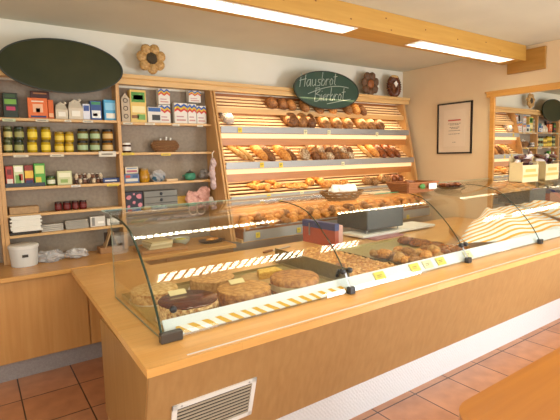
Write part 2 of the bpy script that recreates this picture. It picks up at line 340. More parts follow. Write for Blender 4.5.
# ---------------------------------------------------------------- back cabinets
base = empty('base_cabinet', (0, 0, 0), 'beech base cupboard with a grey plinth along the back wall', 'cabinet')
MB().box(LX + .01, 1.93, 3.56, WY - .01, .14, .727).build('body', M_panelb, base)
for xa, xb in ((LX, -.62), (-.615, .03), (.035, .655), (.665, 1.28), (1.285, 1.92)):
    MB().bbox(xa, xb, 3.545, 3.56, .145, .722, .002).build('door', M_panelb, base)
MB().box(LX, 1.93, 3.60, 3.62, 0, .14).build('plinth', mat('plinth_grey', '#9B9697', '#A7A2A2', rough=.4, metal=.3, noise=12), base)
MB().bbox(LX + .005, 1.93, 3.50, WY - .002, .732, .765, .003).build('worktop', wood('beech_worktop_back', '#C08A4A', '#CC9858', 'x', rough=.25), base)
MB().box(LX + .01, 1.93, 3.53, WY - .01, .727, .732).build('shadow_gap', M_ink, base)
WT = .765
SF = 3.95            # front plane of the shelving
def bookcase(x0, x1, zs, label):
    t = empty('wall_shelf', ((x0 + x1) / 2, WY, WT), label, 'shelf')
    cx = (x0 + x1) / 2
    def P(mb, n, m): o = mb.build(n, m, t); o.location = (-cx, -WY, -WT); return o
    P(MB().box(x0, x1, WY - .008, WY, WT, 2.18), 'back_panel', M_backing)
    return t, P
D0 = 3.95
tA, PA = bookcase(.20, 1.075, None, 'tall wooden wall shelf with preserves and paper goods behind the left of the counter')
PA(MB().bbox(.175, .205, D0, WY, WT, 2.2, .002), 'side_panel', M_upright); PA(MB().bbox(1.06, 1.09, D0, WY, WT, 2.2, .002), 'side_panel', M_upright)
ZA = [1.885, 1.62, 1.355, 1.145, .985]
for z in ZA: PA(MB().bbox(.205, 1.06, D0 + .003, WY - .008, z - .022, z, .002), 'shelf_board', M_shelf)
tB, PB = bookcase(1.09, 1.955, None, 'wooden wall shelf with flour packets and a grey drawer box beside the bread rack')
PB(MB().prism([(D0, 2.2), (3.62, WT), (WY, WT), (WY, 2.2)], 1.945, 1.965), 'side_panel', M_upright)
ZB = [1.875, 1.61, 1.34, 1.09]
for z in ZB: PB(MB().bbox(1.092, 1.944, D0 + .003, WY - .008, z - .022, z, .002), 'shelf_board', M_shelf)
tC = empty('wall_shelf', (-.6, WY, WT), 'wooden wall shelf at the very left edge of the picture', 'shelf')
for mb, n, m in ((MB().box(-1.38, .17, WY - .008, WY, WT, 2.18), 'back_panel', M_backing), (MB().bbox(-1.39, -1.36, D0, WY, WT, 2.2, .002), 'side_panel', M_upright),
                 (MB().box(.155, .174, D0, WY, WT, 2.2), 'side_panel', M_upright)):
    o = mb.build(n, m, tC); o.location = (.6, -WY, -WT)
for z in (1.885, 1.62, 1.355, 1.1): o = MB().bbox(-1.36, .155, D0 + .003, WY - .008, z - .022, z, .002).build('shelf_board', M_shelf, tC); o.location = (.6, -WY, -WT)
# crown running over cabinets and bread rack
cr = empty('cornice_board', (0, 0, 2.2), 'moulded beech cornice board running along the top of all the wall shelving', 'cornice')
o = MB().prism([(3.915, 2.275), (3.915, 2.245), (3.93, 2.235), (3.93, 2.2), (WY, 2.2), (WY, 2.275)], LX, 4.83).build('moulding', M_crown, cr); o.location = (0, 0, -2.2)
o = MB().box(LX, 4.82, 3.922, 3.932, 2.19, 2.222).build('fascia', M_crown, cr); o.location = (0, 0, -2.2)

# ---------------------------------------------------------------- bread rack
rack = empty('bread_rack', (0, 0, 0), 'leaning slatted bread rack with lit shelves and metal price rails', 'bread rack')
X0, X1 = 1.967, 4.725
MB().prism([(3.93, 2.19), (3.60, WT), (3.70, WT), (4.0, 2.19)], 1.967, 1.985).build('side_panel', M_upright, rack)
MB().prism([(3.95, 2.19), (3.62, WT), (WY, WT), (WY, 2.19)], 4.725, 4.765).build('side_panel', M_upright, rack)
X0 = 1.985
MB().box(X0, X1, WY - .012, WY, WT, 2.19).build('back_panel', M_board, rack)
# tiers: (front y, front z, back y, back z)
T = [(3.945, 2.03, 4.055, 2.17), (3.865, 1.805, 4.055, 1.985), (3.785, 1.455, 4.055, 1.665), (3.705, 1.125, 4.055, 1.315), (3.53, .80, 3.66, .90)]
def tier_slats(k, n, w_):
    y0, z0, y1, z1 = T[k]; L_ = math.hypot(y1 - y0, z1 - z0); an = math.atan2(z1 - z0, y1 - y0)
    M_ = Matrix.Translation((0, y0, z0)) @ Matrix.Rotation(an, 4, 'X'); mb = MB()
    for j in range(n):
        c = (j + .5) * L_ / n; mb.bbox(X0, X1, c - w_ / 2, c + w_ / 2, -.012, 0, .002, M_)
    mb.build('slats', M_slat, rack)
    b = MB(); 
    for x in (X0 + .02, 2.6, 3.35, 4.1, X1 - .02): b.box(x - .012, x + .012, 0, L_, -.03, -.012, M_)
    b.build('cross_bar', M_board, rack)
tier_slats(0, 4, .02); tier_slats(1, 5, .025); tier_slats(2, 6, .026); tier_slats(3, 6, .026)
MB().bbox(X0, X1, 3.93, 3.945, 1.985, 2.035, .002).build('front_board', M_shelf, rack)
RAILS = [(3.84, 1.785, 1.85), (3.76, 1.435, 1.50), (3.68, 1.105, 1.175)]
for k, (y, z0, z1) in enumerate(RAILS):
    r_ = MB().prism([(y, z0), (y - .004, z0), (y - .004, z1), (y, z1), (y + .012, z1), (y + .012, z1 - .003), (y, z1 - .003)], X0 + .005, X1 - .005).build('price_rail', M_rail, rack)
# lamp housings below the first two rails and the boards behind them
for k, (ya, z0, z1, zb) in enumerate(((3.885, 1.735, 1.783, 1.665), (3.80, 1.385, 1.432, 1.31))):
    MB().bbox(X0, X1, ya, ya + .012, z0, z1, .002).build('lamp_cover', M_diff, rack)
    MB().bbox(X0, X1, ya + .012, ya + .026, zb, z0, .002).build('board', wood('strip_board_wood', '#B8743A', '#C48248', 'x'), rack)
    a = area('rack_lamp', (3.35, ya + .05, z0 - .03), (3.35, ya + .10, z0 - .4), 2.6, .03, (4.6, 4.6)[k], (1, .78, .46)); a.parent = rack
a = area('rack_lamp', (3.35, 3.86, 2.18), (3.35, 4.02, 1.8), 2.6, .03, 2, (1, .78, .46)); a.parent = rack
a = area('rack_lamp', (3.35, 3.90, 1.972), (3.35, 4.00, 1.8), 2.6, .03, 4, (1, .78, .46)); a.parent = rack
MB().box(X0, X1, 3.705, 3.72, .85, 1.105).build('board', mat('orange_board', '#DC9A58', '#E2A564', rough=.45, noise=3), rack)
a = area('rack_lamp', (3.35, 3.66, 1.09), (3.35, 3.56, .8), 2.6, .03, 3.5, (1, .78, .46)); a.parent = rack
MB().box(X0, X1, 3.50, 3.70, WT + .0, WT + .03).build('bottom_shelf', M_shelf, rack)
MB().prism([(3.50, .775), (3.494, .775), (3.494, .868), (3.50, .868)], X0 + .02, X1 - .02).build('price_rail', M_rail, rack)
MB().tube([(X0 + .02, 3.49, .895), (X1 - .02, 3.49, .895)], .005).build('guard_rail', M_steel, rack)
for x in (X0 + .03, 2.78, 3.5, 4.2): MB().tube([(x, 3.49, .80), (x, 3.49, .895)], .004).build('guard_post', M_steel, rack)
# yellow price tags on the rails
def rail_tag(px, py, y, w_=.045, h_=.05, m=M_tag, lab=''):
    p = at(px, py, y - .007)
    t = empty('price_tag', p, lab, 'price tag', 'small price tags on the metal rails of the bread rack')
    MB().box(-w_ / 2, w_ / 2, -.001, .001, -h_ / 2, h_ / 2).build('card', m, t)
    MB().box(-w_ * .35, w_ * .3, -.0018, -.001, .005, .010).box(-w_ * .35, w_ * .1, -.0018, -.001, -.010, -.006).build('print', M_ink, t)
for px, py, y, m, lab in ((240, 130, 3.84, M_tag, 'bright yellow price tag at the left of the topmost metal rail'),
                          (305.5, 132, 3.84, M_tagw, 'pale price tag on the topmost rail below the chalk board sign'),
                          (329, 132.5, 3.84, M_tagw, 'pale price tag on the topmost rail, right of the one under the dark rolls'),
                          (377, 134.5, 3.84, M_tagw, 'pale price tag on the topmost rail under the three loaves near the right end'),
                          (262, 165, 3.76, M_tag, 'yellow price tag on the second rail under the big curved loaf'),
                          (281, 165, 3.76, M_tag, 'yellow price tag on the second rail right of the one under the curved loaf'),
                          (343, 164, 3.76, M_tagw, 'pale price tag on the second rail under the heap of dark rolls'),
                          (269, 197, 3.68, M_tag, 'yellow price tag on the third rail under the golden croissants'),
                          (302, 193.5, 3.68, M_tagw, 'pale price tag on the third rail under the flat orange pastries'),
                          (381, 189, 3.68, M_tagw, 'pale price tag on the third rail under the seeded rolls'),
                          (258, 235, 3.494, M_tag, 'yellow price tag on the lowest rail at the left, by the pastry trough'),
                          (299, 230, 3.494, M_tag, 'yellow price tag on the lowest rail just left of the red and blue box'),
                          (408, 217, 3.494, M_tag, 'yellow price tag on the lowest rail seen right of the dark till box')):
    rail_tag(px, py, y, m=m, lab=lab)

# ---------------------------------------------------------------- bread
def crust(name, a, b, noise=9, bump=.5, rough=.55, **k): return mat(name, a, b, rough=rough, noise=noise, scale=(6, 6, 6), bump=bump, lo=.38, hi=.62, detail=6, **k)
B_dark = crust('crust_dark', '#5A3216', '#8E5A2C'); B_mid = crust('crust_mid', '#7E4C20', '#AC7640'); B_gold = crust('crust_golden', '#B86C28', '#E0A050')
B_pale = crust('crust_pale', '#A87438', '#C99A5C'); B_flour = crust('crust_floury', '#8E6238', '#D9C3A2'); B_seed = crust('crust_seeded', '#6A3E16', '#B98850', noise=14, bump=1.0)
B_brown = crust('crust_brown_glossy', '#5E2A10', '#9C5424', rough=.3)
def loaf_mb(L_, rx, rz, cuts=4, jit=.02, bend=0, n=26, m=14, cutd=.12, tip=.55):
    vs = []; fs = []
    for i in range(n + 1):
        u = i / n; y = (u - .5) * L_; e = max(0.02, 1 - abs(2 * u - 1) ** 3.2) ** tip
        cx = bend * (1 - (2 * u - 1) ** 2)
        for k in range(m):
            a = 2 * PI * k / m; c_ = math.cos(a); s_ = math.sin(a)
            rr = 1 + random.uniform(-jit, jit)
            if s_ > .1 and cuts:
                ph = (u * cuts + c_ * .25) % 1.0; rr -= cutd * max(0, 1 - abs(ph - .5) / .13) * s_ * (1 if .08 < u < .92 else 0)
            z = s_ * rz * e * rr; z = max(z, -.55 * rz * e)
            vs.append((cx + c_ * rx * e * rr, y, z + .55 * rz))
    for i in range(n):
        for k in range(m): fs.append((i * m + k, i * m + (k + 1) % m, (i + 1) * m + (k + 1) % m, (i + 1) * m + k))
    fs.append(tuple(range(m))); fs.append(tuple(n * m + k for k in range(m - 1, -1, -1)))
    return MB().add(vs, fs)
def croissant_mb(r=.05, th=.022):
    pts = []; rr = []
    for i in range(25):
        u = i / 24; a = PI * (.1 + .8 * u); pts.append((math.cos(a) * r, math.sin(a) * r * .8, th * .8)); e = math.sin(PI * u) ** .7
        rr.append(max(.004, th * e * (1 + .14 * abs(math.sin(u * 5 * PI)))))
    return MB().tube(pts, rr, 10)
def twist_mb(L_=.1, r=.02, turns=2):
    mb = MB()
    for s in (0, PI):
        pts = [(math.cos(s + u * turns * 2 * PI) * r * .6 * math.sin(PI * (.1 + .8 * u)), (u - .5) * L_, r + math.sin(s + u * turns * 2 * PI) * r * .6 * math.sin(PI * (.1 + .8 * u))) for u in [i / 20 for i in range(21)]]
        mb.tube(pts, [r * (.35 + .65 * math.sin(PI * i / 20)) for i in range(21)], 8)
    return mb
def bun_mb(r=.04, h=.03, jit=.04): return MB().blob((0, 0, h * .6), r, r * .9, h, 14, 9, jit, flat=.6)
def danish_mb(r=.05):
    mb = MB()
    pts = []; rr = []
    for i in range(34):
        u = i / 33; a = u * 4.2 * PI; q = r * (.15 + .8 * u); pts.append((math.cos(a) * q, math.sin(a) * q * .85, .014 + .004 * (1 - u))); rr.append(.012)
    return mb.tube(pts, rr, 7)
PROTO = {}
def bread(kind, name, mbf, m, loc, rot, label, cat, group):
    key = (kind, m.name)
    o = mbf().build(name, m, smooth=True)
    o.location = loc; o.rotation_euler = rot
    return tag(o, label, cat, group)
def tier_at(k, px, py, off=.0):        # where the sight line meets the slatted slope of tier k
    y0, z0, y1, z1 = T[k]; sN = (z1 - z0) / (y1 - y0); d = ray(px, py)
    t = (z0 - CAM_Z - sN * y0) / (d.z - sN * d.y); p = Vector((d.x * t, d.y * t, CAM_Z + d.z * t)); n = Vector((0, -sN, 1)).normalized()
    p.y = min(max(p.y, y0 + .02), y1 - .02); p.z = z0 + (p.y - y0) * sN
    return p + n * off
def tier_rot(k, spin=0): 
    y0, z0, y1, z1 = T[k]; return (Matrix.Rotation(math.atan2(z1 - z0, y1 - y0), 4, 'X') @ Matrix.Rotation(spin, 4, 'Z')).to_euler()
def row(k, items, group, name, cat):
    for (px, py, kind, m, a, spin, lab) in items:
        f = {'loaf': lambda: loaf_mb(*a), 'twist': lambda: twist_mb(*a), 'croissant': lambda: croissant_mb(*a), 'bun': lambda: bun_mb(*a), 'danish': lambda: danish_mb(*a)}[kind]
        bread(kind, name if kind == 'loaf' else {'twist': 'twisted_roll', 'croissant': 'croissant', 'bun': 'bread_roll', 'danish': 'danish_pastry'}[kind], f, m, tier_at(k, px, py), tier_rot(k, spin), lab, {'loaf': cat, 'twist': 'roll', 'croissant': 'croissant', 'bun': 'roll', 'danish': 'pastry'}[kind], group)
G0 = 'loaves on the narrow shelf under the cornice'
row(0, [(270, 105, 'loaf', B_dark, (.15, .065, .055, 3), .2, 'dark round-ended loaf, leftmost on the shelf right under the cornice'),
        (281, 106, 'loaf', B_dark, (.15, .06, .05, 3), -.1, 'dark loaf under the cornice, second from the left'),
        (290, 107, 'loaf', B_mid, (.15, .055, .05, 2), .1, 'mid brown loaf under the cornice, just left of the chalk board sign'),
        (303, 108, 'loaf', B_mid, (.17, .055, .05, 0), 0, 'smooth long loaf half hidden by the lower left of the chalk board sign'),
        (318, 110, 'loaf', B_mid, (.15, .06, .04, 2), 0, 'loaf tucked behind the lower edge of the chalk board sign'),
        (331, 110, 'loaf', B_gold, (.15, .06, .04, 2), 0, 'golden loaf behind the bottom middle of the chalk board sign'),
        (346, 111, 'loaf', B_mid, (.16, .055, .05, 3), 0, 'slashed loaf under the cornice just right of the chalk board sign'),
        (354, 111, 'loaf', B_gold, (.16, .055, .05, 3), .1, 'golden slashed loaf under the cornice, second right of the chalk board sign'),
        (361, 112, 'loaf', B_dark, (.16, .05, .045, 3), .1, 'dark slashed loaf, the rightmost under the cornice')], G0, 'bread_loaf', 'bread')
G1 = 'loaves on the topmost railed shelf'
row(1, [(288, 122, 'loaf', B_dark, (.25, .085, .075, 4, .06), .15, 'knobbly dark loaf on the topmost railed shelf, leftmost of three below the cornice loaves'),
        (298, 122, 'loaf', B_mid, (.25, .08, .075, 4, .06), -.1, 'knobbly brown loaf in the middle of three on the topmost railed shelf'),
        (307, 123, 'loaf', B_dark, (.24, .07, .07, 3, .06), 0, 'knobbly dark loaf, rightmost of three left of the long brown loaves'),
        (321, 123, 'loaf', B_mid, (.28, .075, .06, 5), 0, 'long brown loaf lying up the slope under the chalk board sign, leftmost of three'),
        (333, 123.5, 'loaf', B_mid, (.28, .075, .06, 5), 0, 'long brown loaf under the chalk board sign, middle of three'),
        (344, 124, 'loaf', B_mid, (.28, .07, .06, 5), 0, 'long brown loaf under the chalk board sign, rightmost of three'),
        (358, 124.5, 'loaf', B_mid, (.27, .075, .06, 4), 0, 'golden slashed loaf on the topmost railed shelf, first right of the sign'),
        (367, 125, 'loaf', B_mid, (.27, .075, .06, 4), 0, 'brown slashed loaf on the topmost railed shelf, second right of the sign'),
        (376, 125.5, 'loaf', B_dark, (.26, .07, .06, 4), 0, 'dark slashed loaf, the rightmost on the topmost railed shelf')], G1, 'bread_loaf', 'bread')
G2 = 'breads on the second railed shelf'
row(2, [(236, 153, 'loaf', B_pale, (.30, .032, .028, 6), .45, 'thin pale baguette lying aslant at the far left of the second shelf'),
        (245, 155, 'loaf', B_pale, (.28, .032, .028, 6), .3, 'thin pale baguette, second from the left on the second shelf'),
        (258, 154, 'loaf', B_gold, (.27, .05, .045, 1), .25, 'fat golden long loaf left of the dark curved one on the second shelf'),
        (265, 155, 'loaf', B_dark, (.29, .055, .05, 1), .25, 'large dark curved loaf on the second shelf beside the fat golden loaf'),
        (281, 155, 'loaf', B_gold, (.29, .055, .05, 0), .2, 'smooth golden loaf on the second shelf between the curved loaf and the rolls'),
        (289, 156, 'loaf', B_dark, (.24, .04, .04, 0), .2, 'narrow dark loaf on the second shelf right of the smooth golden loaf'),
        (303, 157, 'loaf', B_flour, (.12, .085, .06, 5), 1.3, 'round floury striped loaf at the left of the heap of dark rolls'),
        (364, 152, 'loaf', B_pale, (.28, .03, .028, 6), .1, 'thin pale baguette right of the heap of dark rolls'),
        (371, 152, 'loaf', B_gold, (.27, .05, .045, 3), .05, 'golden loaf at the left of the three dark long loaves near the rack end'),
        (378, 153, 'loaf', B_brown, (.27, .05, .05, 3), .05, 'dark glossy long loaf near the rack end, left one'),
        (386, 153, 'loaf', B_brown, (.27, .05, .05, 3), .05, 'dark glossy long loaf near the rack end, middle one'),
        (393, 153, 'loaf', B_brown, (.25, .045, .045, 3), .05, 'dark glossy long loaf near the rack end, right one')], G2, 'bread_loaf', 'bread')
its = []
for r_, (y_, xs) in enumerate(((158.5, (314, 321, 328, 335, 342, 349)), (152.5, (312, 319, 327, 334, 341, 347)), (148.5, (309, 317, 325, 333, 340)))):
    for q, x_ in enumerate(xs):
        its.append((x_, y_, 'twist', (B_dark, B_mid, B_flour)[(q + r_) % 3], (.12, .032, 1.5), .5 + .2 * ((q * 7 + r_ * 3) % 5 - 2),
                    'twisted roll, %s from left in the %s row of the roll heap' % (ORD[q], ('front', 'middle', 'back')[r_])))
row(2, its, 'heap of twisted rolls on the second shelf', 'twisted_roll', 'roll')
its = []
for q, (x_, y_) in enumerate(((251, 190), (259, 186), (262, 191), (270, 185), (272, 191), (280, 190), (267, 182))):
    its.append((x_, y_, 'croissant', B_gold, (.065, .028), .3 * ((q * 5) % 7 - 3), 'golden croissant, %s, in the third shelf pile' % (ORD[q] + ' from the left')))
for q, (x_, y_) in enumerate(((289, 187), (296, 187), (303, 187))):
    its.append((x_, y_, 'danish', B_gold, (.06,), q, 'flat orange spiral pastry, %s of three right of the croissant pile' % ('left', 'middle', 'right')[q]))
for q, (x_, y_) in enumerate(((309, 184), (314, 179), (320, 184), (325, 187), (330, 186), (337, 186), (344, 186))):
    its.append((x_, y_, 'bun', B_gold, (.055, .045, .09), q, 'puffy orange roll, %s from the left in mid third shelf' % ORD[q]))
for q, (x_, y_, m_) in enumerate(((366, 183, B_seed), (373, 184, B_seed), (381, 181, B_seed), (386, 182, B_mid), (392, 181, B_brown), (398, 181, B_brown))):
    its.append((x_, y_, 'bun', m_, (.065, .055, .04), q, '%s roll, %s of six from the left at the third shelf end' % (('seeded', 'seeded', 'seeded', 'plain brown', 'dark glossy', 'dark glossy')[q], ORD[q])))
row(3, its, 'pastries and rolls on the third shelf', 'bread_roll', 'roll')
q = 0
for r_ in range(3):          # pastries piled in the lowest trough
    for x_ in range(28):
        X_ = 2.04 + x_ * .095 + .03 * r_; y_ = 3.535 + r_ * .05; q = x_ + r_ * 3
        o = (croissant_mb(.06, .03) if q % 3 else bun_mb(.055, .045, .08)).build('croissant' if q % 3 else 'bread_roll', (B_gold, B_gold, B_mid)[q % 3], smooth=True)
        o.location = (X_, y_, WT + .122 + r_ * .03); o.rotation_euler = (.3, .15 * math.sin(q * 5), q * 1.7)
        tag(o, 'golden pastry in the lowest trough, %s row, %s from the left' % (('front', 'middle', 'back')[r_], COUNT[x_]), 'pastry', 'pastries in the lowest trough')
MB().box(X0 + .02, X1 - .02, 3.51, 3.69, WT + .03, WT + .12).build('trough_floor', M_board, rack)
# wrapped bread at the left of the top rail
t = empty('wrapped_loaf', tier_at(1, 226, 120), 'bagged loaf at the left end of the topmost railed shelf', 'bread', rot=tier_rot(1, .2))
loaf_mb(.17, .05, .05, 0, .08).build('loaf', B_flour, t, smooth=True); loaf_mb(.19, .055, .056, 0, .16).build('bag', mat('crinkled_film', '#DAD6D6', rough=.25, alpha=.45), t)

# ---------------------------------------------------------------- boards, decorations on the cornice
def oval(name, c, rx, rz, label, chalk=None, m_face=None):
    t = empty(name, (c[0], c[1], c[2] - rz), label, 'sign')
    t.rotation_euler = (0, 0, 0)
    n = 64; out = [(rx * math.cos(2 * PI * i / n), rz + rz * math.sin(2 * PI * i / n)) for i in range(n)]
    inn = [(x * .975, rz + (z - rz) * .955) for x, z in out]
    MB().plate(out, -.004, .014).build('board', m_face, t); 
    mb = MB(); k = len(out)
    ring = MB(); vs = [(x, -.010, z) for x, z in out] + [(x, -.010, z) for x, z in inn] + [(x, -.003, z) for x, z in out] + [(x, -.003, z) for x, z in inn]
    fs = []
    for i in range(k):
        j = (i + 1) % k; fs += [(i, j, k + j, k + i), (i, j, 2 * k + j, 2 * k + i), (k + i, k + j, 3 * k + j, 3 * k + i)]
    ring.add(vs, fs).build('rim', mat('board_rim', '#2A2E22', rough=.5), t)
    return t
M_sign1 = mat('chalkboard_olive', '#2C3016', '#3C3A1C', rough=.5, spec=.2, noise=3, scale=(1, 1, 1), detail=8)
M_sign2 = mat('chalkboard_green', '#26402F', '#2F4A38', rough=.6, noise=3, scale=(1, 1, 1), detail=8)
oval('oval_board', (.66, 3.87, 2.283), .447, .205, 'large blank dark olive oval board at the top of the left shelf', m_face=M_sign1)
s2 = oval('oval_chalkboard', (3.355, 3.86, 2.272), .475, .208, 'smaller green oval chalk board with handwritten bread names on the cornice', m_face=M_sign2)
GL = {'H': [[(0, 0), (.05, 1.4)], [(.6, 0), (.65, 1.4)], [(-.1, .65), (.75, .8)]], 'B': [[(0, 0), (.05, 1.4)], [(-.05, 1.35), (.5, 1.4), (.62, 1.1), (.1, .75)], [(.1, .75), (.7, .6), (.7, .15), (.3, -.02), (-.05, .02)]],
      'a': [[(.5, .7), (.15, .65), (0, .3), (.15, 0), (.4, .15), (.5, .65)], [(.5, .65), (.5, .1), (.62, 0)]], 'u': [[(0, .7), (.02, .15), (.2, 0), (.45, .2)], [(.45, .7), (.47, .1), (.6, 0)]],
      's': [[(.4, .68), (.1, .65), (.08, .42), (.38, .3), (.35, .03), (0, .02)]], 'b': [[(.05, 1.4), (0, .05)], [(0, .35), (.25, .7), (.5, .45), (.35, .02), (.02, .05)]],
      'r': [[(0, .7), (.02, 0)], [(.02, .4), (.2, .68), (.4, .62)]], 'o': [[(.25, .7), (.02, .4), (.15, 0), (.4, .1), (.45, .5), (.25, .7)]],
      't': [[(.15, 1.3), (.12, .1), (.3, 0)], [(-.1, .85), (.42, .9)]], 'i': [[(.03, .7), (.03, .0)], [(.05, .98), (.07, 1.05)]], 'e': [[(.02, .35), (.42, .45), (.3, .7), (.05, .5), (.08, .05), (.42, .1)]]}
ADV = {'H': .85, 'B': .85, 'a': .72, 'u': .72, 's': .56, 'b': .62, 'r': .5, 'o': .6, 't': .5, 'i': .22, 'e': .56}
def chalk(txt, x, z, h, slope, parent, nm, sheer=.15):
    mb = MB()
    for ch in txt:
        for st in GL[ch]:
            pts = []
            for u, v in st: pts.append((x + (u + sheer * v) * h, -.0055, z + v * h + slope * (x + u * h)))
            mb.tube(pts, .0042, 6)
        x += ADV[ch] * h
    return mb.build(nm, M_chalk, parent)
M_chalk = mat('chalk', '#A9B3A6', rough=.9)
rz = .208
chalk('Hausbrot', -.40, rz + .055, .105, .11, s2, 'lettering'); chalk('Bierbrot', -.20, rz - .115, .105, .08, s2, 'lettering')
MB().tube([(-.29 + .6 * u, -.0055, rz - .055 + .11 * math.sin(u * 2) + .0 * u) for u in [i / 12 for i in range(13)]], .004, 6).build('flourish', M_chalk, s2)
MB().tube([(-.02 + .36 * u, -.0055, rz - .15 + .07 * u) for u in [i / 6 for i in range(7)]], .004, 6).build('flourish', M_chalk, s2)
def wreath(c, R_, n, lobe, depth, mats, label, cmat, cr_, extra=None):
    t = empty('bread_wreath', (c[0], c[1], 2.275), label, 'decoration'); h = c[2] - 2.275
    mb = MB()
    for i in range(n):
        a = 2 * PI * i / n + .3; mb.blob((R_ * math.cos(a), 0, h + R_ * math.sin(a)), lobe, depth, lobe, 14, 9, .05)
    mb.build('ring', mats, t, smooth=True)
    MB().blob((0, -.012, h), cr_, depth * .8, cr_, 14, 9, .1).build('centre', cmat, t)
    return t
M_ginger = crust('baked_dough', '#A87C40', '#CDA468'); M_seeds = mat('dark_seeds', '#3D3222', '#5C4B33', rough=.8, noise=60, bump=.8)
wreath((1.385, 3.95, 2.43), .085, 7, .048, .03, M_ginger, 'light brown baked dough flower with dark seed centre on the cornice', M_seeds, .05)
wreath((4.12, 3.95, 2.41), .10, 7, .052, .03, mat('dark_dough', '#4E3826', '#7A5636', rough=.6, noise=12, bump=.5), 'dark lobed dough flower with a brown centre, right of the chalk board', mat('centre_brown', '#A4602C', '#7C4520', rough=.5), .055)
t = empty('round_wreath', (4.555, 3.95, 2.275), 'dark round varnished bread wreath with a cream bow, rightmost on the cornice', 'decoration')
mb = MB()
for i in range(26):
    a = 2 * PI * i / 26; mb.blob((.085 * math.cos(a), 0, .135 + .095 * math.sin(a)), .05, .032, .018, 10, 7, .05, M=Matrix.Translation((.085 * math.cos(a), 0, .135 + .095 * math.sin(a))) @ Matrix.Rotation(-a, 4, 'Y') @ Matrix.Translation((-.085 * math.cos(a), 0, -.135 - .095 * math.sin(a))))
mb.build('ring', mat('varnished_dough', '#4A2212', '#6E3A1C', rough=.25), t, smooth=True)
MB().blob((0, .01, .135), .05, .02, .06, 12, 8).build('centre', mat('pale_centre', '#7B4A28', rough=.6), t)
MB().plate([(-.045, .17), (0, .20), (.03, .165), (0, .12)], -.04, -.034).build('card', M_paper, t)
MB().blob((0, -.005, .255), .07, .03, .022, 12, 8, .1).build('bow', mat('straw', '#C9A46A', rough=.8), t)

# ---------------------------------------------------------------- print and mirror on the right wall
pf = empty('framed_print', (WX, 3.28, 1.535), 'framed white print with a red line of text on the peach wall', 'picture')
PY, PH = .235, .615
MB().box(-.022, 0, -PY, PY, 0, .016).box(-.022, 0, -PY, PY, PH - .016, PH).box(-.022, 0, -PY, -PY + .016, 0, PH).box(-.022, 0, PY - .016, PY, 0, PH).build('frame', mat('frame_black', '#1F1512', rough=.4), pf)
MB().box(-.010, -.002, -PY + .014, PY - .014, .014, PH - .014).build('mount', mat('print_mount', '#E5D3BC', rough=.6), pf)
MB().box(-.012, -.010, -.145, .145, .09, PH - .085).build('sheet', mat('print_paper', '#EAD9C4', rough=.6), pf)
MB().box(-.013, -.012, -.085, .085, .395, .41).build('red_line', mat('print_red', '#C44A3A', rough=.6), pf)
mb = MB()
for z, w_ in ((.36, .085), (.345, .06), (.315, .07), (.30, .05), (.275, .08), (.235, .075), (.135, .02)):
    y = -w_
    while y < w_ - .01: l = random.uniform(.012, .03); mb.box(-.013, -.012, y, min(w_, y + l), z, z + .006); y += l + .006
mb.build('text_lines', mat('print_grey', '#6E655C', rough=.7), pf)
ML = 1.95
mf = empty('wall_mirror', (WX - .028, 2.80, .78), 'large wood-framed mirror on the peach wall reflecting the shelves', 'mirror')
mf.rotation_euler = (0, 0, .013)
MB().box(-.04, 0, -.05, -.0, 0, 1.42).box(-.04, 0, -ML, -ML + .05, 0, 1.42).box(-.045, 0, -ML, .04, 1.37, 1.42).box(-.05, 0, -ML - .01, .06, 1.42, 1.435).box(-.04, 0, -ML, 0, -.02, .03).build('frame', wood('mirror_frame_wood', '#C48A40', '#D09A50', 'y'), mf)
MB().box(-.024, -.018, -ML + .04, -.04, .02, 1.38).build('mirror_glass', mat('mirror_silver', '#F2F0EA', rough=.01, metal=1.0), mf)

# ---------------------------------------------------------------- display case
case = empty('glass_display_case', (0, 0, 0), 'curved glass display case standing on the counter', 'display case')
PR = [(1.812, .768), (1.822, .80), (1.862, .872), (1.92, .952), (2.0, 1.04), (2.10, 1.128), (2.17, 1.177), (2.23, 1.205), (2.32, 1.226), (2.42, 1.238), (2.60, 1.245)]
def smooth_prof(P_, n=4):
    out = []
    for i in range(len(P_) - 1):
        p0 = P_[max(i - 1, 0)]; p1 = P_[i]; p2 = P_[i + 1]; p3 = P_[min(i + 2, len(P_) - 1)]
        for k in range(n):
            t_ = k / n; out.append(tuple(.5 * ((2 * p1[c]) + (-p0[c] + p2[c]) * t_ + (2 * p0[c] - 5 * p1[c] + 4 * p2[c] - p3[c]) * t_ * t_ + (-p0[c] + 3 * p1[c] - 3 * p2[c] + p3[c]) * t_ ** 3) for c in (0, 1)))
    out.append(P_[-1]); return out
PS = smooth_prof(PR)
def offs(P_, d):
    out = []
    for i, (y, z) in enumerate(P_):
        a = P_[max(i - 1, 0)]; b = P_[min(i + 1, len(P_) - 1)]; ty, tz = b[0] - a[0], b[1] - a[1]; l = math.hypot(ty, tz); out.append((y + tz / l * d, z - ty / l * d))
    return out
PI_ = offs(PS, .005)
panes = [(.624, 1.727), (1.735, 2.877), (2.885, 3.932), (3.940, 4.80)]
for xa, xb in panes:
    o = MB().prism(PS + PI_[::-1], xa, xb).build('curved_glass', M_glass, case, smooth=True)
for i, x in enumerate((.622, 1.731, 2.881, 3.936)):
    MB().tube([(x, y, z) for y, z in PS[:-2]], .0055 if i == 0 else .0035, 6).build('glass_edge', M_edge, case, smooth=True)
# end pane on the left
MB().slab([(y, z) for y, z in PI_] + [(2.60, .768)], .628, .633, Matrix(((0, 0, 1, 0), (1, 0, 0, 0), (0, 1, 0, 0), (0, 0, 0, 1)))).build('end_glass', M_glass, case)
MB().tube([(.63, 1.83, TZ + .004), (.63, 2.60, TZ + .004)], .0035, 6).tube([(.63, 2.60, TZ), (.63, 2.60, 1.245)], .0025, 6).build('end_glass_edge', mat('glass_edge_pale', '#7E8066', rough=.2), case)
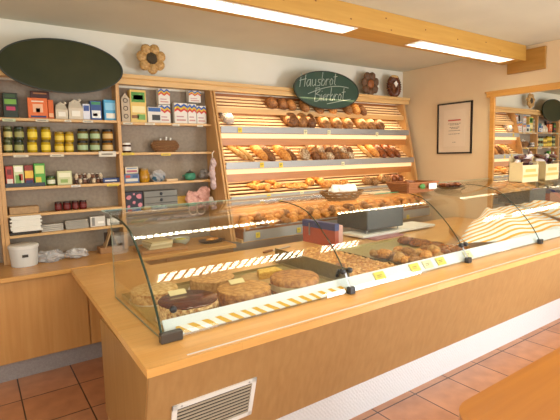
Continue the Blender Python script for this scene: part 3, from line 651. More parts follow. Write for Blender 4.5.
# top sheet and its pale edge
MB().box(.624, 4.80, 2.60, 2.78, 1.245, 1.251).build('top_glass', M_glass, case)
MB().box(.624, 4.80, 2.778, 2.782, 1.244, 1.252).build('top_glass_edge', mat('edge_light', '#9CB8A4', rough=.2), case)
# front price rail: leaning strip, lower band painted with the stripes' reflection
MB().prism([(1.842, TZ + .003), (1.835, TZ + .012), (1.885, .832), (1.893, .828)], .65, 4.80).build('price_rail', mat('price_rail_pale', '#E2E6E8', rough=.3, metal=.0), case)
def dash_mat():
    m = bpy.data.materials.new('printed_band'); m.use_nodes = True; nt = m.node_tree; N = nt.nodes; L = nt.links; b = N['Principled BSDF']; b.inputs['Roughness'].default_value = .35
    tc = N.new('ShaderNodeTexCoord'); wv = N.new('ShaderNodeTexWave'); wv.inputs['Scale'].default_value = 9; wv.inputs['Distortion'].default_value = 1.5; wv.bands_direction = 'DIAGONAL'; L.new(tc.outputs['Object'], wv.inputs['Vector'])
    r = N.new('ShaderNodeValToRGB'); r.color_ramp.elements[0].position = .35; r.color_ramp.elements[0].color = S('#D9A62E'); r.color_ramp.elements[1].position = .5; r.color_ramp.elements[1].color = S('#E8E6DF')
    L.new(wv.outputs['Fac'], r.inputs[0]); L.new(r.outputs[0], b.inputs['Base Color']); return m
MB().prism([(1.8365, TZ + .006), (1.832, TZ + .012), (1.853, TZ + .042), (1.857, TZ + .040)], .70, 1.72).build('printed_band', dash_mat(), case)  # yellow stripes painted as the reflection low in the front glass
# clips
for i, x in enumerate((.66, 1.731, 2.881, 3.936)):
    c_ = MB().bbox(x - (.05 if i == 0 else .022), x + (.05 if i == 0 else .022), 1.792, 1.826, TZ, TZ + (.044 if i == 0 else .04), .004).build('clamp', mat('clamp_grey', '#4A4A4C', rough=.3, metal=.7) if i else mat('clamp_dark', '#55504C', rough=.35, metal=.6), case)
for x in (1.731, 2.881):
    for dx in (-.028, .028): MB().lathe([(.014, 0), (.016, .006), (.016, .022), (.010, .028)], 14, Matrix.Translation((x + dx, 1.862, .885)) @ Matrix.Rotation(PI / 2, 4, 'X')).build('hinge_knob', M_dark, case, smooth=True)
    MB().tube([(x, 1.862, .885), (x, 1.842, .84), (x, 1.812, TZ + .03)], .006, 6).build('hinge_arm', M_steel, case)
MB().lathe([(.014, 0), (.016, .006), (.016, .02), (.010, .026)], 14, Matrix.Translation((.69, 1.862, .885)) @ Matrix.Rotation(PI / 2, 4, 'X')).build('hinge_knob', M_dark, case, smooth=True)
# tags on the front rail
for px, py, m, lab in ((379, 275, mat('card_soft_yellow', '#E2CE5E', rough=.5), 'larger yellow price card on the case rail below the golden buns'), (414, 267.5, mat('card_soft_yellow', '#E2CE5E', rough=.5), 'small yellow price card right of the big yellow one on the case rail'),
                       (427, 263.5, M_tagw, 'white price card on the case rail left of the third clamp'), (440, 260, mat('card_soft_yellow', '#E2CE5E', rough=.5), 'yellow price card on the case rail near the third clamp'), (467, 253.5, M_tagw, 'cream price card on the case rail above the third clamp')):
    p = at(px, py, 1.862); t = empty('price_card', (p.x, 1.852, .80), lab, 'price card', 'price cards on the pale rail of the case'); t.rotation_euler = (-.66, 0, 0)
    MB().box(-.045, .045, -.001, .001, -.024, .032).build('card', m, t); MB().box(-.024, .02, -.0018, -.001, .008, .011).box(-.024, .01, -.0018, -.001, -.003, 0).build('print', M_ink, t)

# ---------------------------------------------------------------- goods in the case
DZ = TZ + .001
M_tray = mat('bronze_tray', '#A8915C', '#B49E68', rough=.4, metal=.3)
def rtray(x0, x1, y0, y1, z, label, m=M_tray):
    t = empty('display_tray', ((x0 + x1) / 2, (y0 + y1) / 2, z), label, 'tray'); hx, hy = (x1 - x0) / 2, (y1 - y0) / 2
    MB().box(-hx, hx, -hy, hy, 0, .004).build('tray_bed', m, t); MB().box(-hx, -hx + .003, -hy, hy, .004, .02).box(hx - .003, hx, -hy, hy, .004, .02).box(-hx, hx, -hy, -hy + .003, .004, .02).box(-hx, hx, hy - .003, hy, .004, .02).build('tray_rim', m, t)
    return t
rtray(.66, 1.80, 1.91, 2.58, DZ, 'bronze display tray carrying the round cakes at the left of the case')
rtray(1.83, 2.36, 1.91, 2.86, DZ, 'bronze tray under the big crumble sheet cake')
rtray(2.38, 3.20, 1.91, 2.70, DZ, 'bronze tray under the golden buns and dark rolls', mat('bronze_tray_light', '#B8A670', '#C2B07C', rough=.4, metal=.3))
CZ0 = DZ + .005
def cake(c, r, h, m_side, m_top, label, name='round_cake', layers=False, card=False, rough_side=False):
    t = empty(name, (c[0], c[1], CZ0), label, 'cake', 'round cakes at the left of the case')
    MB().lathe([(r + .012, 0), (r + .012, .002)], 40).build('cake_board', M_paper, t)
    if layers:
        MB().lathe([(r, .002), (r, h * .25)], 40, jit=.01).build('sponge', B_mid, t); MB().lathe([(r * .97, h * .25), (r * .98, h * .5), (r * .97, h * .62)], 40, jit=.012).build('cream', mat('cream_filling', '#EAD6A6', rough=.5), t)
        MB().lathe([(r * .99, h * .62), (r * 1.0, h * .75), (r * .97, h * .92), (r * .9, h), (.01, h * 1.02)], 40, jit=.015).build('topping', m_top, t, smooth=True)
    else:
        MB().lathe([(r * .99, .002), (r, h * .3), (r * .99, h * .7), (r * .98, h * .93)], 44, jit=.025 if rough_side else .006).build('side', m_side, t)
        MB().lathe([(r * .975, h * .9), (r * .985, h * .97), (r * .95, h * 1.01), (.01, h * 1.01)], 44, jit=.004).build('topping', m_top, t, smooth=True)
    if card:
        o = MB().box(-.045, .045, -.018, .018, 0, .003).build('name_card', mat('gold_card', '#D9C48E', rough=.5), t); o.location = (card[0], card[1], h * 1.01 + .012); o.rotation_euler = (.5, 0, 0)
    return t
M_choc = mat('chocolate_glaze', '#4E1610', '#5E1C12', rough=.12, noise=3, coat=.5); M_nuts = crust('nut_crumbs', '#A8682C', '#F0C88C', noise=11, bump=1.2)
M_ctop = crust('caramel_top', '#B47838', '#D8A05A', noise=6, bump=.8); M_ctop2 = crust('brown_cake_top', '#A0602A', '#CC8E4A', noise=6, bump=1.0)
cake((.845, 2.05), .150, .085, M_nuts, M_choc, 'dark chocolate glazed round cake with chopped nut sides, nearest the left end', card=(-.02, .09), rough_side=True)
cake((1.165, 2.045), .146, .085, M_ctop2, M_ctop, 'smooth caramel brown round cake between the chocolate cake and the cream-filled one', card=(0, .08))
cake((1.495, 2.03), .143, .098, B_mid, M_ctop2, 'round brown cake with a cream layer, left of the bronze divider', layers=True)
cake((1.15, 2.40), .135, .07, B_pale, crust('icing_pale', '#B88048', '#DCA868'), 'pale brown round cake behind the caramel cake')
cake((.80, 2.42), .13, .06, M_nuts, crust('almond_top', '#C4924C', '#ECCB94', noise=8), 'round nut cake with pale almonds in the back left corner of the case', rough_side=True)
t = empty('cake_plate', (1.48, 2.36, CZ0), 'round wooden board carrying a wedge of yellow cake at the back of the case', 'plate')
MB().lathe([(.13, 0), (.145, .012), (.138, .014), (.01, .010)], 40).build('board', mat('turned_board', '#B08A55', '#C09A66', rough=.5), t)
t = empty('cake_wedge', (1.53, 2.36, CZ0 + .012), 'wedge of yellow crumb cake on the round board', 'cake')
MB().slab([(-.09, -.03), (.08, -.05), (.09, .05), (-.05, .06)], 0, .038).build('crumb', crust('yellow_crumb', '#CF9226', '#E6B84A', noise=25), t); MB().slab([(-.085, -.028), (.075, -.046), (.085, .046), (-.046, .056)], .038, .043).build('glaze', crust('yellow_glaze', '#DDA638', '#F0CC66'), t)
# dividers
d1 = MB().box(-.003, .003, -.33, .46, 0, .11).build('case_divider', mat('divider_bronze', '#7C6A3E', '#877548', rough=.35, metal=.4)); d1.location = (1.815, 2.24, DZ); tag(d1, 'upright bronze divider plate between the round cakes and the crumble cake', 'divider')
d2 = MB().box(-.003, .003, -.33, .33, 0, .03).build('case_divider', MATS['divider_bronze']); d2.location = (2.37, 2.24, DZ); tag(d2, 'low bronze divider plate between the crumble cake and the golden buns', 'divider')
d3 = MB().box(-.004, .004, -.48, .48, 0, .06).build('case_divider', wood('divider_wood', '#B8803C', '#C89048', 'y')); d3.location = (3.50, 2.30, DZ); d3.rotation_euler = (0, 0, -.82); tag(d3, 'wooden divider between the dark rolls and the striped cloth', 'divider')
# crumble sheet
t = empty('crumble_sheet_cake', (2.095, 2.36, CZ0), 'large flat golden crumble sheet cake in the middle of the case', 'cake')
MB().bbox(-.245, .245, -.42, .47, 0, .025, .006).build('base', B_gold, t)
rnd = random.Random(3); mb = MB()
for i in range(520):
    r_ = rnd.uniform(.008, .017); mb.blob((rnd.uniform(-.235, .235), rnd.uniform(-.41, .46), .026), r_, r_, r_ * .8, 6, 4)
o = mb.build('crumble', crust('crumble_gold', '#C48440', '#F0BE78', noise=5), t); o['kind'] = 'stuff'
t = empty('cake_server', (1.84, 2.03, .84), 'cake slice with a black handle lying over the bronze divider', 'cake server', rot=(0, -.05, .75))
MB().tube([(-.13, 0, .0), (-.02, 0, .006)], [.011, .008], 8).build('handle', M_dark, t); MB().slab([(-.02, -.006), (.03, -.025), (.11, -.03), (.13, 0), (.11, .03), (.03, .025), (-.02, .006)], .0, .003).build('blade', mat('blade_bronze', '#A0683C', rough=.3, metal=.8), t)
# buns and dark rolls
rnd = random.Random(5)
k = 0
names = ['front', 'second', 'third', 'fourth', 'back']
for r_ in range(5):
    for q in range(7):
        x = 2.43 + q * .062 + rnd.uniform(-.012, .012); y = 1.96 + r_ * .078 + rnd.uniform(-.012, .012)
        if r_ > 2 and q > 9 - r_ * 2: continue
        o = (loaf_mb(.125, .042, .040, 1, .03) if (q + r_) % 2 else croissant_mb(.046, .026)).build('golden_bun' if (q + r_) % 2 else 'small_croissant', (B_gold, B_pale, B_mid)[(q * 2 + r_) % 3], smooth=True)
        o.location = (x, y, CZ0 + .004 + (.028 if (q + r_ * 3) % 3 == 0 else 0)); o.rotation_euler = (0, 0, rnd.uniform(-1.2, 1.2))
        tag(o, 'golden %s, %s from left, %s row beside the crumble cake' % ('bun' if (q + r_) % 2 else 'croissant', ORD[q], names[r_]), 'pastry', 'small golden pastries in the middle of the case')
M_drk = crust('dark_glazed', '#6E3818', '#B87038', rough=.25)
for i, (px, py, a, l) in enumerate(((421, 240, .9, .15), (432, 243, .8, .14), (437, 249, .5, .13), (447, 245, .2, .13), (455, 249, 1.0, .13), (445, 234, .5, .12), (456, 236, 1.2, .13), (463, 241, .3, .12), (473, 247, .9, .13), (405, 258, .6, .12), (417, 257, 1.1, .13), (428, 254, .4, .12), (441, 254, .7, .13))):
    p = atz(px, py, CZ0 + .02)
    if p.x > 3.07: p.x = 3.06
    o = loaf_mb(l * 1.15, .040, .038, 2, .06, .02).build('glazed_roll', M_drk if i % 3 else B_brown, smooth=True); o.location = (p.x, max(p.y, 1.95), CZ0 + .003); o.rotation_euler = (0, 0, a)
    tag(o, 'dark glazed roll, %s from the left %s of the tray by the cloth' % ((('first', 'second', 'third', 'fifth', 'seventh', 'fourth', 'sixth', 'eighth', 'ninth')[i], 'at the back') if i < 9 else (ORD[i - 9], 'at the front')), 'roll', 'dark glazed rolls at the right of the tray')

# striped cloth over the right-hand bay, on a bent wire stand
st = empty('wire_stand', (0, 0, 0), 'bent grey wire stand holding up the striped cloth in the right bay', 'stand')
for x in (4.12, 4.6): MB().tube([(x, 1.98, DZ), (x, 2.0, .795), (x, 2.30, .90), (x, 2.40, .915), (x, 2.42, DZ)], .004, 6).build('wire_leg', M_steel, st)
MB().tube([(4.12, 2.40, .915), (4.6, 2.40, .915)], .004, 6).build('cross_wire', M_steel, st)
def stripe_mat():
    m = bpy.data.materials.new('striped_cloth'); m.use_nodes = True; nt = m.node_tree; N = nt.nodes; L = nt.links; b = N['Principled BSDF']; b.inputs['Roughness'].default_value = .8
    tc = N.new('ShaderNodeTexCoord'); wv = N.new('ShaderNodeTexWave'); wv.bands_direction = 'Y'; wv.inputs['Scale'].default_value = 5.6; wv.inputs['Distortion'].default_value = .05; L.new(tc.outputs['Object'], wv.inputs['Vector'])
    r = N.new('ShaderNodeValToRGB'); r.color_ramp.elements[0].position = .30; r.color_ramp.elements[0].color = S('#FFB520'); r.color_ramp.elements[1].position = .40; r.color_ramp.elements[1].color = S('#FBFAF8')
    L.new(wv.outputs['Fac'], r.inputs[0]); L.new(r.outputs[0], b.inputs['Base Color']); return m
nu, nv = 44, 22; vs = []; fs = []
for j in range(nv + 1):
    v = j / nv
    for i in range(nu + 1):
        u = i / nu; xl = 3.20 + v * .95; x = xl + u * (4.78 - xl)
        y = 1.90 + v * .62 + (1 - v) * max(0, .22 - u * .7); z = .80 + .165 * math.sin(v * PI / 2) * (.5 + .5 * min(1, u * 4)) - .05 * max(0, u - .8)
        z += .008 * math.sin(u * 17 + v * 3) + .006 * math.sin(u * 9 - v * 7)
        vs.append((x, y, z))
for j in range(nv):
    for i in range(nu): a = j * (nu + 1) + i; fs.append((a, a + 1, a + nu + 2, a + nu + 1))
cl = MB().add(vs, fs).build('striped_cloth', stripe_mat(), smooth=True); tag(cl, 'white cloth with orange-yellow stripes covering the right bay of the case', 'cloth')
md = cl.modifiers.new('thick', 'SOLIDIFY'); md.thickness = .003

# things behind the case on the worktop
till = empty('till_box', (3.03, 2.95, TZ), 'dark grey wedge-shaped till box on silver feet and a white board behind the case', 'till', rot=(0, 0, -.02))
MB().prism([(0, .07), (0, .265), (.42, .19), (.42, .07)], 0, .50).build('housing', mat('till_dark', '#26282A', rough=.45), till)
MB().box(.01, .49, -.004, 0, .078, .258).build('front_panel', mat('till_bluegrey', '#4C545A', rough=.4), till)
MB().box(.20, .42, -.006, 0, .268, .276).build('purple_strip', mat('till_purple', '#6D63B8', rough=.4), till)  # highlight along the top edge, built as a purple strip
for x in (.03, .46):
    for y in (.03, .25): MB().tube([(x, y, .04), (x, y, .075)], .007, 8).build('foot', M_steel, till)
bd = MB().bbox(-.12, .95, -.08, .22, 0, .022, .003).build('white_board', M_white); bd.location = (3.05, 2.98, TZ + .015); tag(bd, 'pale white board lying under the dark till box', 'board')
bd2 = MB().bbox(0, .40, 0, .16, 0, .014, .002).build('ring_binder', mat('binder_mauve', '#B77C84', rough=.5)); bd2.location = (3.0, 2.80, TZ); bd2.rotation_euler = (0, 0, .05); tag(bd2, 'thin mauve folder lying in front of the white board behind the case', 'folder')
P1 = atz(335, 248, TZ); P2 = atz(303, 241, TZ); dv = P2 - P1; Lr = dv.length
rb = empty('napkin_box', P1, 'brick red box with a blue top band behind the crumble cake', 'box', rot=(0, 0, math.atan2(dv.y, dv.x)))
MB().box(0, Lr, -.045, 0, 0, .19).build('body', mat('box_red', '#A8432A', '#B04A30', rough=.5), rb)
MB().prism([(-.0475, .145), (-.0475, .205), (.0025, .205), (.0025, .145)], -.003, Lr + .003).build('blue_band', mat('box_blue', '#2C3A78', rough=.5), rb)
MB().box(Lr * .75, Lr * .75 + .012, .003, .01, .07, .18).build('metal_clip', M_steel, rb)
ps = MB().bbox(0, .07, 0, .15, 0, .17, .004).build('paper_stack', mat('pinkish_paper', '#D8A79A', rough=.6)); ps.location = (P1.x + .10, P1.y + .08, TZ); tag(ps, 'upright pale pink paper pack right of the red and blue box', 'paper pack')
kn = empty('bread_knife', (2.02, 3.05, TZ + .003), 'knife with a pale blade lying left of the red box', 'knife', rot=(0, 0, .25))
MB().slab([(0, -.012), (.22, -.012), (.24, .0), (.22, .012), (0, .012)], 0, .003).build('blade', M_steel, kn); MB().bbox(-.11, 0, -.011, .011, 0, .016, .004).build('handle', mat('handle_wood', '#8A5A30', rough=.5), kn)

# things on top of the glass
def paper_basket(c):
    t = empty('bread_basket', c, 'oval basket lined with white paper holding buns on top of the glass case', 'basket')
    n = 28; mb = MB(); pts = []
    for lv, (rr, z) in enumerate(((.10, 0.004), (.125, .02), (.145, .038), (.16, .056))):
        mb.tube([(rr * 1.1 * math.cos(2 * PI * i / n), rr * .7 * math.sin(2 * PI * i / n), z + .004 * math.sin(i * 3 + lv)) for i in range(n + 1)], .008, 6)
    mb.build('wicker_wall', mat('wicker_dark', '#6B4420', '#94682F', rough=.6, noise=50, bump=.6), t); MB().lathe([(.10, 0), (.10, .006)], 24, Matrix.Scale(1.25, 4, (1, 0, 0)) @ Matrix.Scale(.75, 4, (0, 1, 0))).build('wicker_base', MATS['wicker_dark'], t)
    mb = MB(); rnd = random.Random(2)
    for i in range(9): a = rnd.uniform(0, 6.28); mb.blob((math.cos(a) * .075, math.sin(a) * .04, .062), .055, .035, .045, 8, 6, .22)
    mb.build('paper_lining', M_paper, t)
    return t
GT = 1.254
paper_basket((at(342, 200, 2.34).x, 2.34, 1.234))
b = empty('gift_basket', (at(412, 192, 2.36).x, 2.36, 1.238), 'brown sloping-sided basket with a green bow and white label on the glass case', 'basket')
MB().slab([(-.15, -.08), (.16, -.08), (.16, .08), (-.15, .08)], 0, .004).build('bottom', M_board, b)
mb = MB()
for lv in range(6):
    z = .006 + lv * .014; g_ = lv * .006; mb.tube([(-.15 - g_, -.08 - g_, z), (.16 + g_, -.08 - g_, z), (.16 + g_, .08 + g_, z), (-.15 - g_, .08 + g_, z), (-.15 - g_, -.08 - g_, z)], .0085, 6)
mb.build('woven_side', mat('wicker_reddish', '#8A4F28', '#A86A3A', rough=.6, noise=40), b)
MB().blob((-.02, -.12, .05), .035, .012, .02, 8, 6, .2).build('green_bow', mat('ribbon_green', '#3F7A2C', rough=.4), b)
MB().box(.05, .145, -.128, -.124, .025, .07).build('label_card', M_paper, b)
MB().blob((-.05, 0, .06), .07, .06, .04, 10, 7, .1).build('contents', B_brown, b)
d = empty('serving_dish', (at(450, 190, 2.34).x, 2.34, 1.236), 'dark oval dish of brown sliced bread right of the brown basket', 'dish')
MB().lathe([(.09, 0), (.15, .02), (.155, .026), (.14, .024), (.01, .01)], 32, Matrix.Scale(.72, 4, (0, 1, 0))).build('dish', mat('dish_black', '#2A2220', rough=.25), d)
mb = MB()
for i in range(7): mb.blob((-.10 + i * .032, .01 * math.sin(i * 2), .034), .022, .045, .020, 8, 6, .1)
mb.build('bread_slices', B_brown, d)
tb = empty('pastry_tray', (at(379, 196, 2.46).x, 2.46, 1.243), 'flat glass tray with a green edge beside the paper-lined basket', 'tray'); MB().box(-.14, .14, -.09, .07, 0, .005).build('sheet', M_glass, tb); MB().box(-.145, .145, -.095, -.09, 0, .006).build('edge', mat('green_edge', '#2E8A63', rough=.2), tb)
bx = empty('carton_display', (4.60, 2.30, 1.238), 'cream counter carton with dark purple wrapped sweets in front of the mirror', 'display carton', rot=(0, 0, 0))
MB().box(-.155, .155, -.07, -.064, 0, .17).box(-.155, -.149, -.064, .07, 0, .20).box(.149, .155, -.064, .07, 0, .20).box(-.155, .155, .064, .07, 0, .26).box(-.155, .155, -.064, .064, 0, .01).build('carton', mat('carton_cream', '#E3CFA0', rough=.6), bx)
MB().box(-.14, .14, -.072, -.07, .05, .075).box(-.1, .1, -.072, -.07, .10, .13).build('carton_print', mat('carton_yellow', '#D6B25E', rough=.6), bx)
rnd = random.Random(9)
for i in range(12):
    m_ = (mat('wrap_purple', '#4A2038', rough=.3), mat('wrap_white', '#DDD2D2', rough=.3), mat('wrap_brown', '#5A3220', rough=.35))[i % 3]
    q = MB().blob((0, 0, 0), .065, .03, .022, 10, 7, .12).build('sweet_bag', m_, bx); q.location = (-.10 + (i % 4) * .065, rnd.uniform(-.035, .035), .16 + (i // 4) * .045); q.rotation_euler = (0, rnd.uniform(-.5, .5), rnd.uniform(-1, 1))

# ---------------------------------------------------------------- goods on the wall shelves
YO = 3.985
def pyz(px, z, y):
    lo, hi = -50, 450
    for _ in range(30):
        m_ = (lo + hi) / 2
        if at(px, m_, y).z > z: lo = m_
        else: hi = m_
    return lo
def size(px0, px1, pyt, z, y=YO):
    if pyt <= 0: pyt = pyz((px0 + px1) / 2, z + .04, y)
    a = at(px0, pyt, y); b_ = at(px1, pyt, y); return (a.x + b_.x) / 2, abs(b_.x - a.x), max(.02, (a.z + b_.z) / 2 - z)
def packet(px0, px1, pyt, z, name, label, cat, body, prints, group=None, y=YO, dep=.05, rot=0, h=None, grp=None):
    x, w_, hh = size(px0, px1, pyt, z, y); hh = h or hh
    t = empty(name, (x, y, z + .001), label, cat, group, (0, 0, rot)); w_ /= 2
    MB().bbox(-w_, w_, 0, dep, 0, hh, .002).build('carton', plain(body, .5), t)
    for (u0, u1, v0, v1, c_) in prints:
        MB().box(-w_ + 2 * w_ * u0, -w_ + 2 * w_ * u1, -.0012, 0, hh * v0, hh * v1).build('print', plain(c_, .5), t)
    return t
def jar(px0, px1, z, label, glass, lid, lab, h, group, y=YO, z2=None, name='jar'):
    x, w_, _ = size(px0, px1, 0, z2 or z, y); r = w_ / 2 * .96
    t = empty(name, (x, y + .03, z + .001), label, 'jar', group)
    MB().lathe([(r * .93, 0), (r, .005), (r, h * .74), (r * .93, h * .8)], 20).build('glass_body', plain(glass, .15), t, smooth=True)
    MB().lathe([(r * .97, h * .8), (r * .99, h * .82), (r * .99, h * .97), (r * .95, h)], 20).build('lid', plain(lid, .3, .3), t, smooth=True)
    MB().lathe([(r * 1.01, h * .18), (r * 1.01, h * .6)], 20).build('label_band', plain(lab, .5), t, smooth=True)
    return t
z = ZA[0]
packet(2, 17, 93, z, 'gift_tin', 'black-green decorated tin at the left end of the highest shelf', 'tin', '1E2A18', [(.1, .9, .55, .75, '6FA03A'), (.2, .8, .3, .45, 'B8365A'), (.15, .85, .82, .95, '2F4A22')])
packet(27, 47, 98, z, 'greeting_card', 'large orange card with a white building picture on the highest shelf', 'card', 'DE6A28', [(.25, .75, .3, .7, 'E8B088'), (.4, .6, .3, .5, '3A2A22'), (.12, .9, .05, .14, '2E3460'), (.2, .8, .8, .86, 'F0DCC0')], dep=.012)
packet(47.5, 53, 100, z, 'greeting_card', 'narrow orange card showing right of the large orange one', 'card', 'D8641F', [(.1, .9, .1, .3, 'E8B080')], dep=.012, y=YO + .015)
packet(30, 49, 91.5, z, 'dark_book', 'dark red book standing behind the orange cards', 'book', '4A1D12', [(.15, .85, .9, .95, 'A86A3A')], dep=.02, y=YO + .04)
def bag(px0, px1, pyt, z, label, col, y=YO):
    x, w_, hh = size(px0, px1, pyt, z, y); t = empty('paper_bag', (x, y, z + .001), label, 'bag'); w_ /= 2
    MB().add([(-w_, 0, 0), (w_, 0, 0), (w_, .05, 0), (-w_, .05, 0), (-w_ * 1.02, -.004, hh * .55), (w_ * 1.02, -.004, hh * .55), (w_ * .98, .052, hh * .55), (-w_ * .98, .052, hh * .55), (-w_ * .8, .02, hh * .85), (w_ * .7, .02, hh * .85), (w_ * .7, .03, hh * .85), (-w_ * .8, .03, hh * .85)],
             [(3, 2, 1, 0), (0, 1, 5, 4), (1, 2, 6, 5), (2, 3, 7, 6), (3, 0, 4, 7), (4, 5, 9, 8), (5, 6, 10, 9), (6, 7, 11, 10), (7, 4, 8, 11), (8, 9, 10, 11)]).build('pouch', plain(col, .6), t)
    MB().tube([(-w_ * .5, .025, hh * .85), (-w_ * .1, .025, hh * .93), (w_ * .5, .025, hh * .88), (w_ * .8, .025, hh)], [.008, .012, .008, .014], 6).build('crimp', plain(col, .6), t)
    MB().box(-w_ * .6, w_ * .6, -.006, -.003, hh * .15, hh * .42).build('sticker', plain('E9E2D2', .6), t)
bag(55, 67, 102, z, 'cream paper bag of noodles beside the narrow orange card', 'CDBFA6'); bag(68, 82, 99, z, 'larger cream paper bag with a tied top on the highest shelf', 'D3C4AC')
packet(82.5, 89.5, 104, z, 'small_carton', 'narrow white and blue carton right of the tied cream bag', 'carton', 'D8D8E0', [(.1, .9, .55, .9, '39508E')])
packet(90, 101, 101, z, 'sugar_packet', 'blue, white and red packet between the narrow carton and the pale blue box', 'packet', '2F4E86', [(.1, .9, .1, .5, 'E4E2DC'), (.2, .6, .2, .35, 'B23A3A'), (.1, .9, .8, .95, '3E8A5A')])
packet(103.5, 116, 100, z, 'salt_box', 'pale blue box at the right end of the highest left shelf', 'box', '4D9FC8', [(.1, .9, .5, .85, '8CC4E0'), (.15, .85, .1, .35, 'E6E0D0')])
z = ZA[1]
rows = [(3.5, 13, '3E4520', '5D6040', 'B9AE6A'), (14.5, 24.5, '3A4226', '262E20', '98965A'), (27.5, 38, 'B59414', '6A5A1A', 'E3C83A'), (41.5, 51.5, 'B59414', '6A5A1A', 'E3C83A'),
        (55, 65, 'B58F18', '8A6F1C', 'E0C24A'), (65.5, 74.5, 'B58F18', '8A6F1C', 'E0C24A'), (78, 89, '6B5A2C', '1F1C18', '9FB58A'), (90.5, 101, '6B5A2C', '1F1C18', '9FB58A'), (103, 114, '8A5A1C', '1F1C18', 'C9A86A')]
for i, (a_, b_, gl, li, la) in enumerate(rows):
    for lv in range(2):
        h = .100 if i < 4 else .082 if i < 6 else .094
        d_ = 'olive green' if i < 2 else 'mustard yellow' if i < 4 else 'squat yellow' if i < 6 else 'black-lidded'
        q = (i % 2, i - 2, i - 4, i - 6)[0 if i < 2 else 1 if i < 4 else 2 if i < 6 else 3]
        lab = '%s jar, %s layer, %s of its kind from the left' % (d_, ('lower', 'upper')[lv], ORD[q])
        jar(a_, b_, z + lv * (h + .001), lab, gl, li, la, h, 'stacked preserve jars on the second left shelf')
z = ZA[2]
packet(5, 12.5, 166.5, z, 'tea_box', 'narrow red tea box at the left of the third shelf', 'box', 'B03A30', [(.1, .9, .1, .4, 'D8CFC0'), (.2, .8, .6, .85, '6E1F1C')], y=YO)
packet(13, 23, 165.5, z, 'tea_box', 'pale green and white tea box beside the red one', 'box', 'C9D0A0', [(.1, .9, .7, .95, 'EDE8D8'), (.15, .7, .15, .55, '6F9A4A'), (.5, .9, .3, .6, 'C0573A')])
packet(24, 32.5, 165.5, z, 'tea_box', 'yellow and dark red tea box, third from the left', 'box', '8A2F28', [(.0, 1, .4, .75, 'E0B23A'), (.1, .9, .1, .3, '2F2A5A')])
packet(33.5, 44.5, 163.5, z, 'tea_box', 'bright green tea box, tallest on the third shelf', 'box', '4F9A38', [(.1, .9, .55, .9, 'C9D87A'), (.1, .6, .1, .4, 'D8C040')])
x_, w_, _ = size(5, 45, 182, z); o = MB().box(-w_ / 2, w_ / 2, -.012, -.008, 0, .03).build('shelf_tray', plain('16222E', .4)); o.location = (x_, YO, z + .001); tag(o, 'dark navy strip tray in front of the four tea boxes', 'tray')
jar(47, 56, z, 'small green-labelled jar right of the bright green tea box', '5C6A34', '39502A', 'D9D9C0', .075, None)
packet(57, 71.5, 171, z, 'egg_noodle_box', 'cream and pale green carton in the middle of the third shelf', 'box', 'C9C89A', [(.1, .9, .55, .85, 'E4DFC0'), (.2, .7, .15, .4, '8FA85A')])
rnd = random.Random(11)
for i in range(14):
    px = 74 + (i % 7) * 4.2; x_, w_, _ = size(px, px + 5, 0, z); lv = i // 7
    t = empty('sweet_figure', (x_, YO + rnd.uniform(0, .03), z + .002 + lv * .042), 'small wrapped sweet, %s from the left in the %s layer of the heap' % (ORD[i % 7], ('lower', 'upper')[lv]), 'sweet', 'small wrapped sweets heaped on the third left shelf', (0, rnd.uniform(-.4, .4), rnd.uniform(-1, 1)))
    MB().blob((0, 0, .02), .017, .014, .02, 9, 7, .1).build('sweet', plain(('4A2A1C', 'CBB79A', '6E4530')[i % 3], .4), t); MB().blob((0, 0, .038), .012, .01, .006, 8, 5, .2).build('wrapper_twist', plain('D8CFC0', .4), t)
packet(103, 120, 178, z, 'blue_booklet', 'flat blue and white booklets at the right end of the third shelf', 'booklet', '2D3E70', [(.1, .8, .3, .6, 'C9CBD2')], dep=.07)
z = ZA[3]
for i, (a_, b_) in enumerate(((55, 62.5), (63.5, 71.5), (72.5, 79.5), (80, 87.5))):
    jar(a_, b_, z, 'dark red jam jar with a black lid, %s of the four in a row' % ('leftmost', 'second', 'third', 'rightmost')[i], '5A1212', '3A1A16', '6E1C16', .072, 'four dark red jam jars')
x_, w_, _ = size(9, 39, 0, z); t = empty('paper_pack', (x_, 3.93, ZA[4] + .03), 'thick pack of white paper bags on the fourth shelf, far left', 'paper pack')
zt = z + .065 - (ZA[4] + .03)
mb = MB()
for i in range(9): dx = random.uniform(-.008, .008); mb.box(-w_ / 2 + dx, w_ / 2 + dx, -.03 + random.uniform(0, .01), .01, i * .0135, i * .0135 + .0125)
mb.build('bag_stack', mat('paper_stack_white', '#E2DDD2', '#EDE9E0', rough=.7, noise=60), t)
o = MB().bbox(-w_ / 2, w_ / 2, 0, .11, 0, .055, .004).build('flat_parcel', mat('kraft', '#A4835C', '#B39066', rough=.7)); o.location = (x_, YO - .02, z + .001); tag(o, 'brown kraft parcel above the white paper bags', 'parcel')
z = ZA[4]
o = MB().bbox(-.10, .10, 0, .08, 0, .022, .003).build('black_tray', plain('3A332E', .6)); o.location = (at(24, 230, YO).x, YO - .03, z + .001); tag(o, 'flat dark tray on the fifth shelf under the white bags', 'tray')
def papers(px0, px1, pyt, z, label, n, col, rot=0, y=YO):
    x_, w_, hh = size(px0, px1, pyt, z, y); mb = MB()
    for i in range(n): q = random.uniform(-.006, .006); mb.box(-w_ / 2 + q, w_ / 2 + q, q, .08 + q, hh * i / n, hh * (i + .8) / n, Matrix.Rotation(rot, 4, 'Z'))
    o = mb.build('paper_pile', plain(col, .7)); o.location = (x_, y, z + .001); tag(o, label, 'paper pile')
papers(41, 63, 224, z, 'low pile of grey-white papers on the fifth shelf, left of the leaning leaflets', 4, 'B9B3AA'); papers(65, 88, 220, z, 'pile of leaflets in the middle of the fifth shelf', 6, 'A8A299')
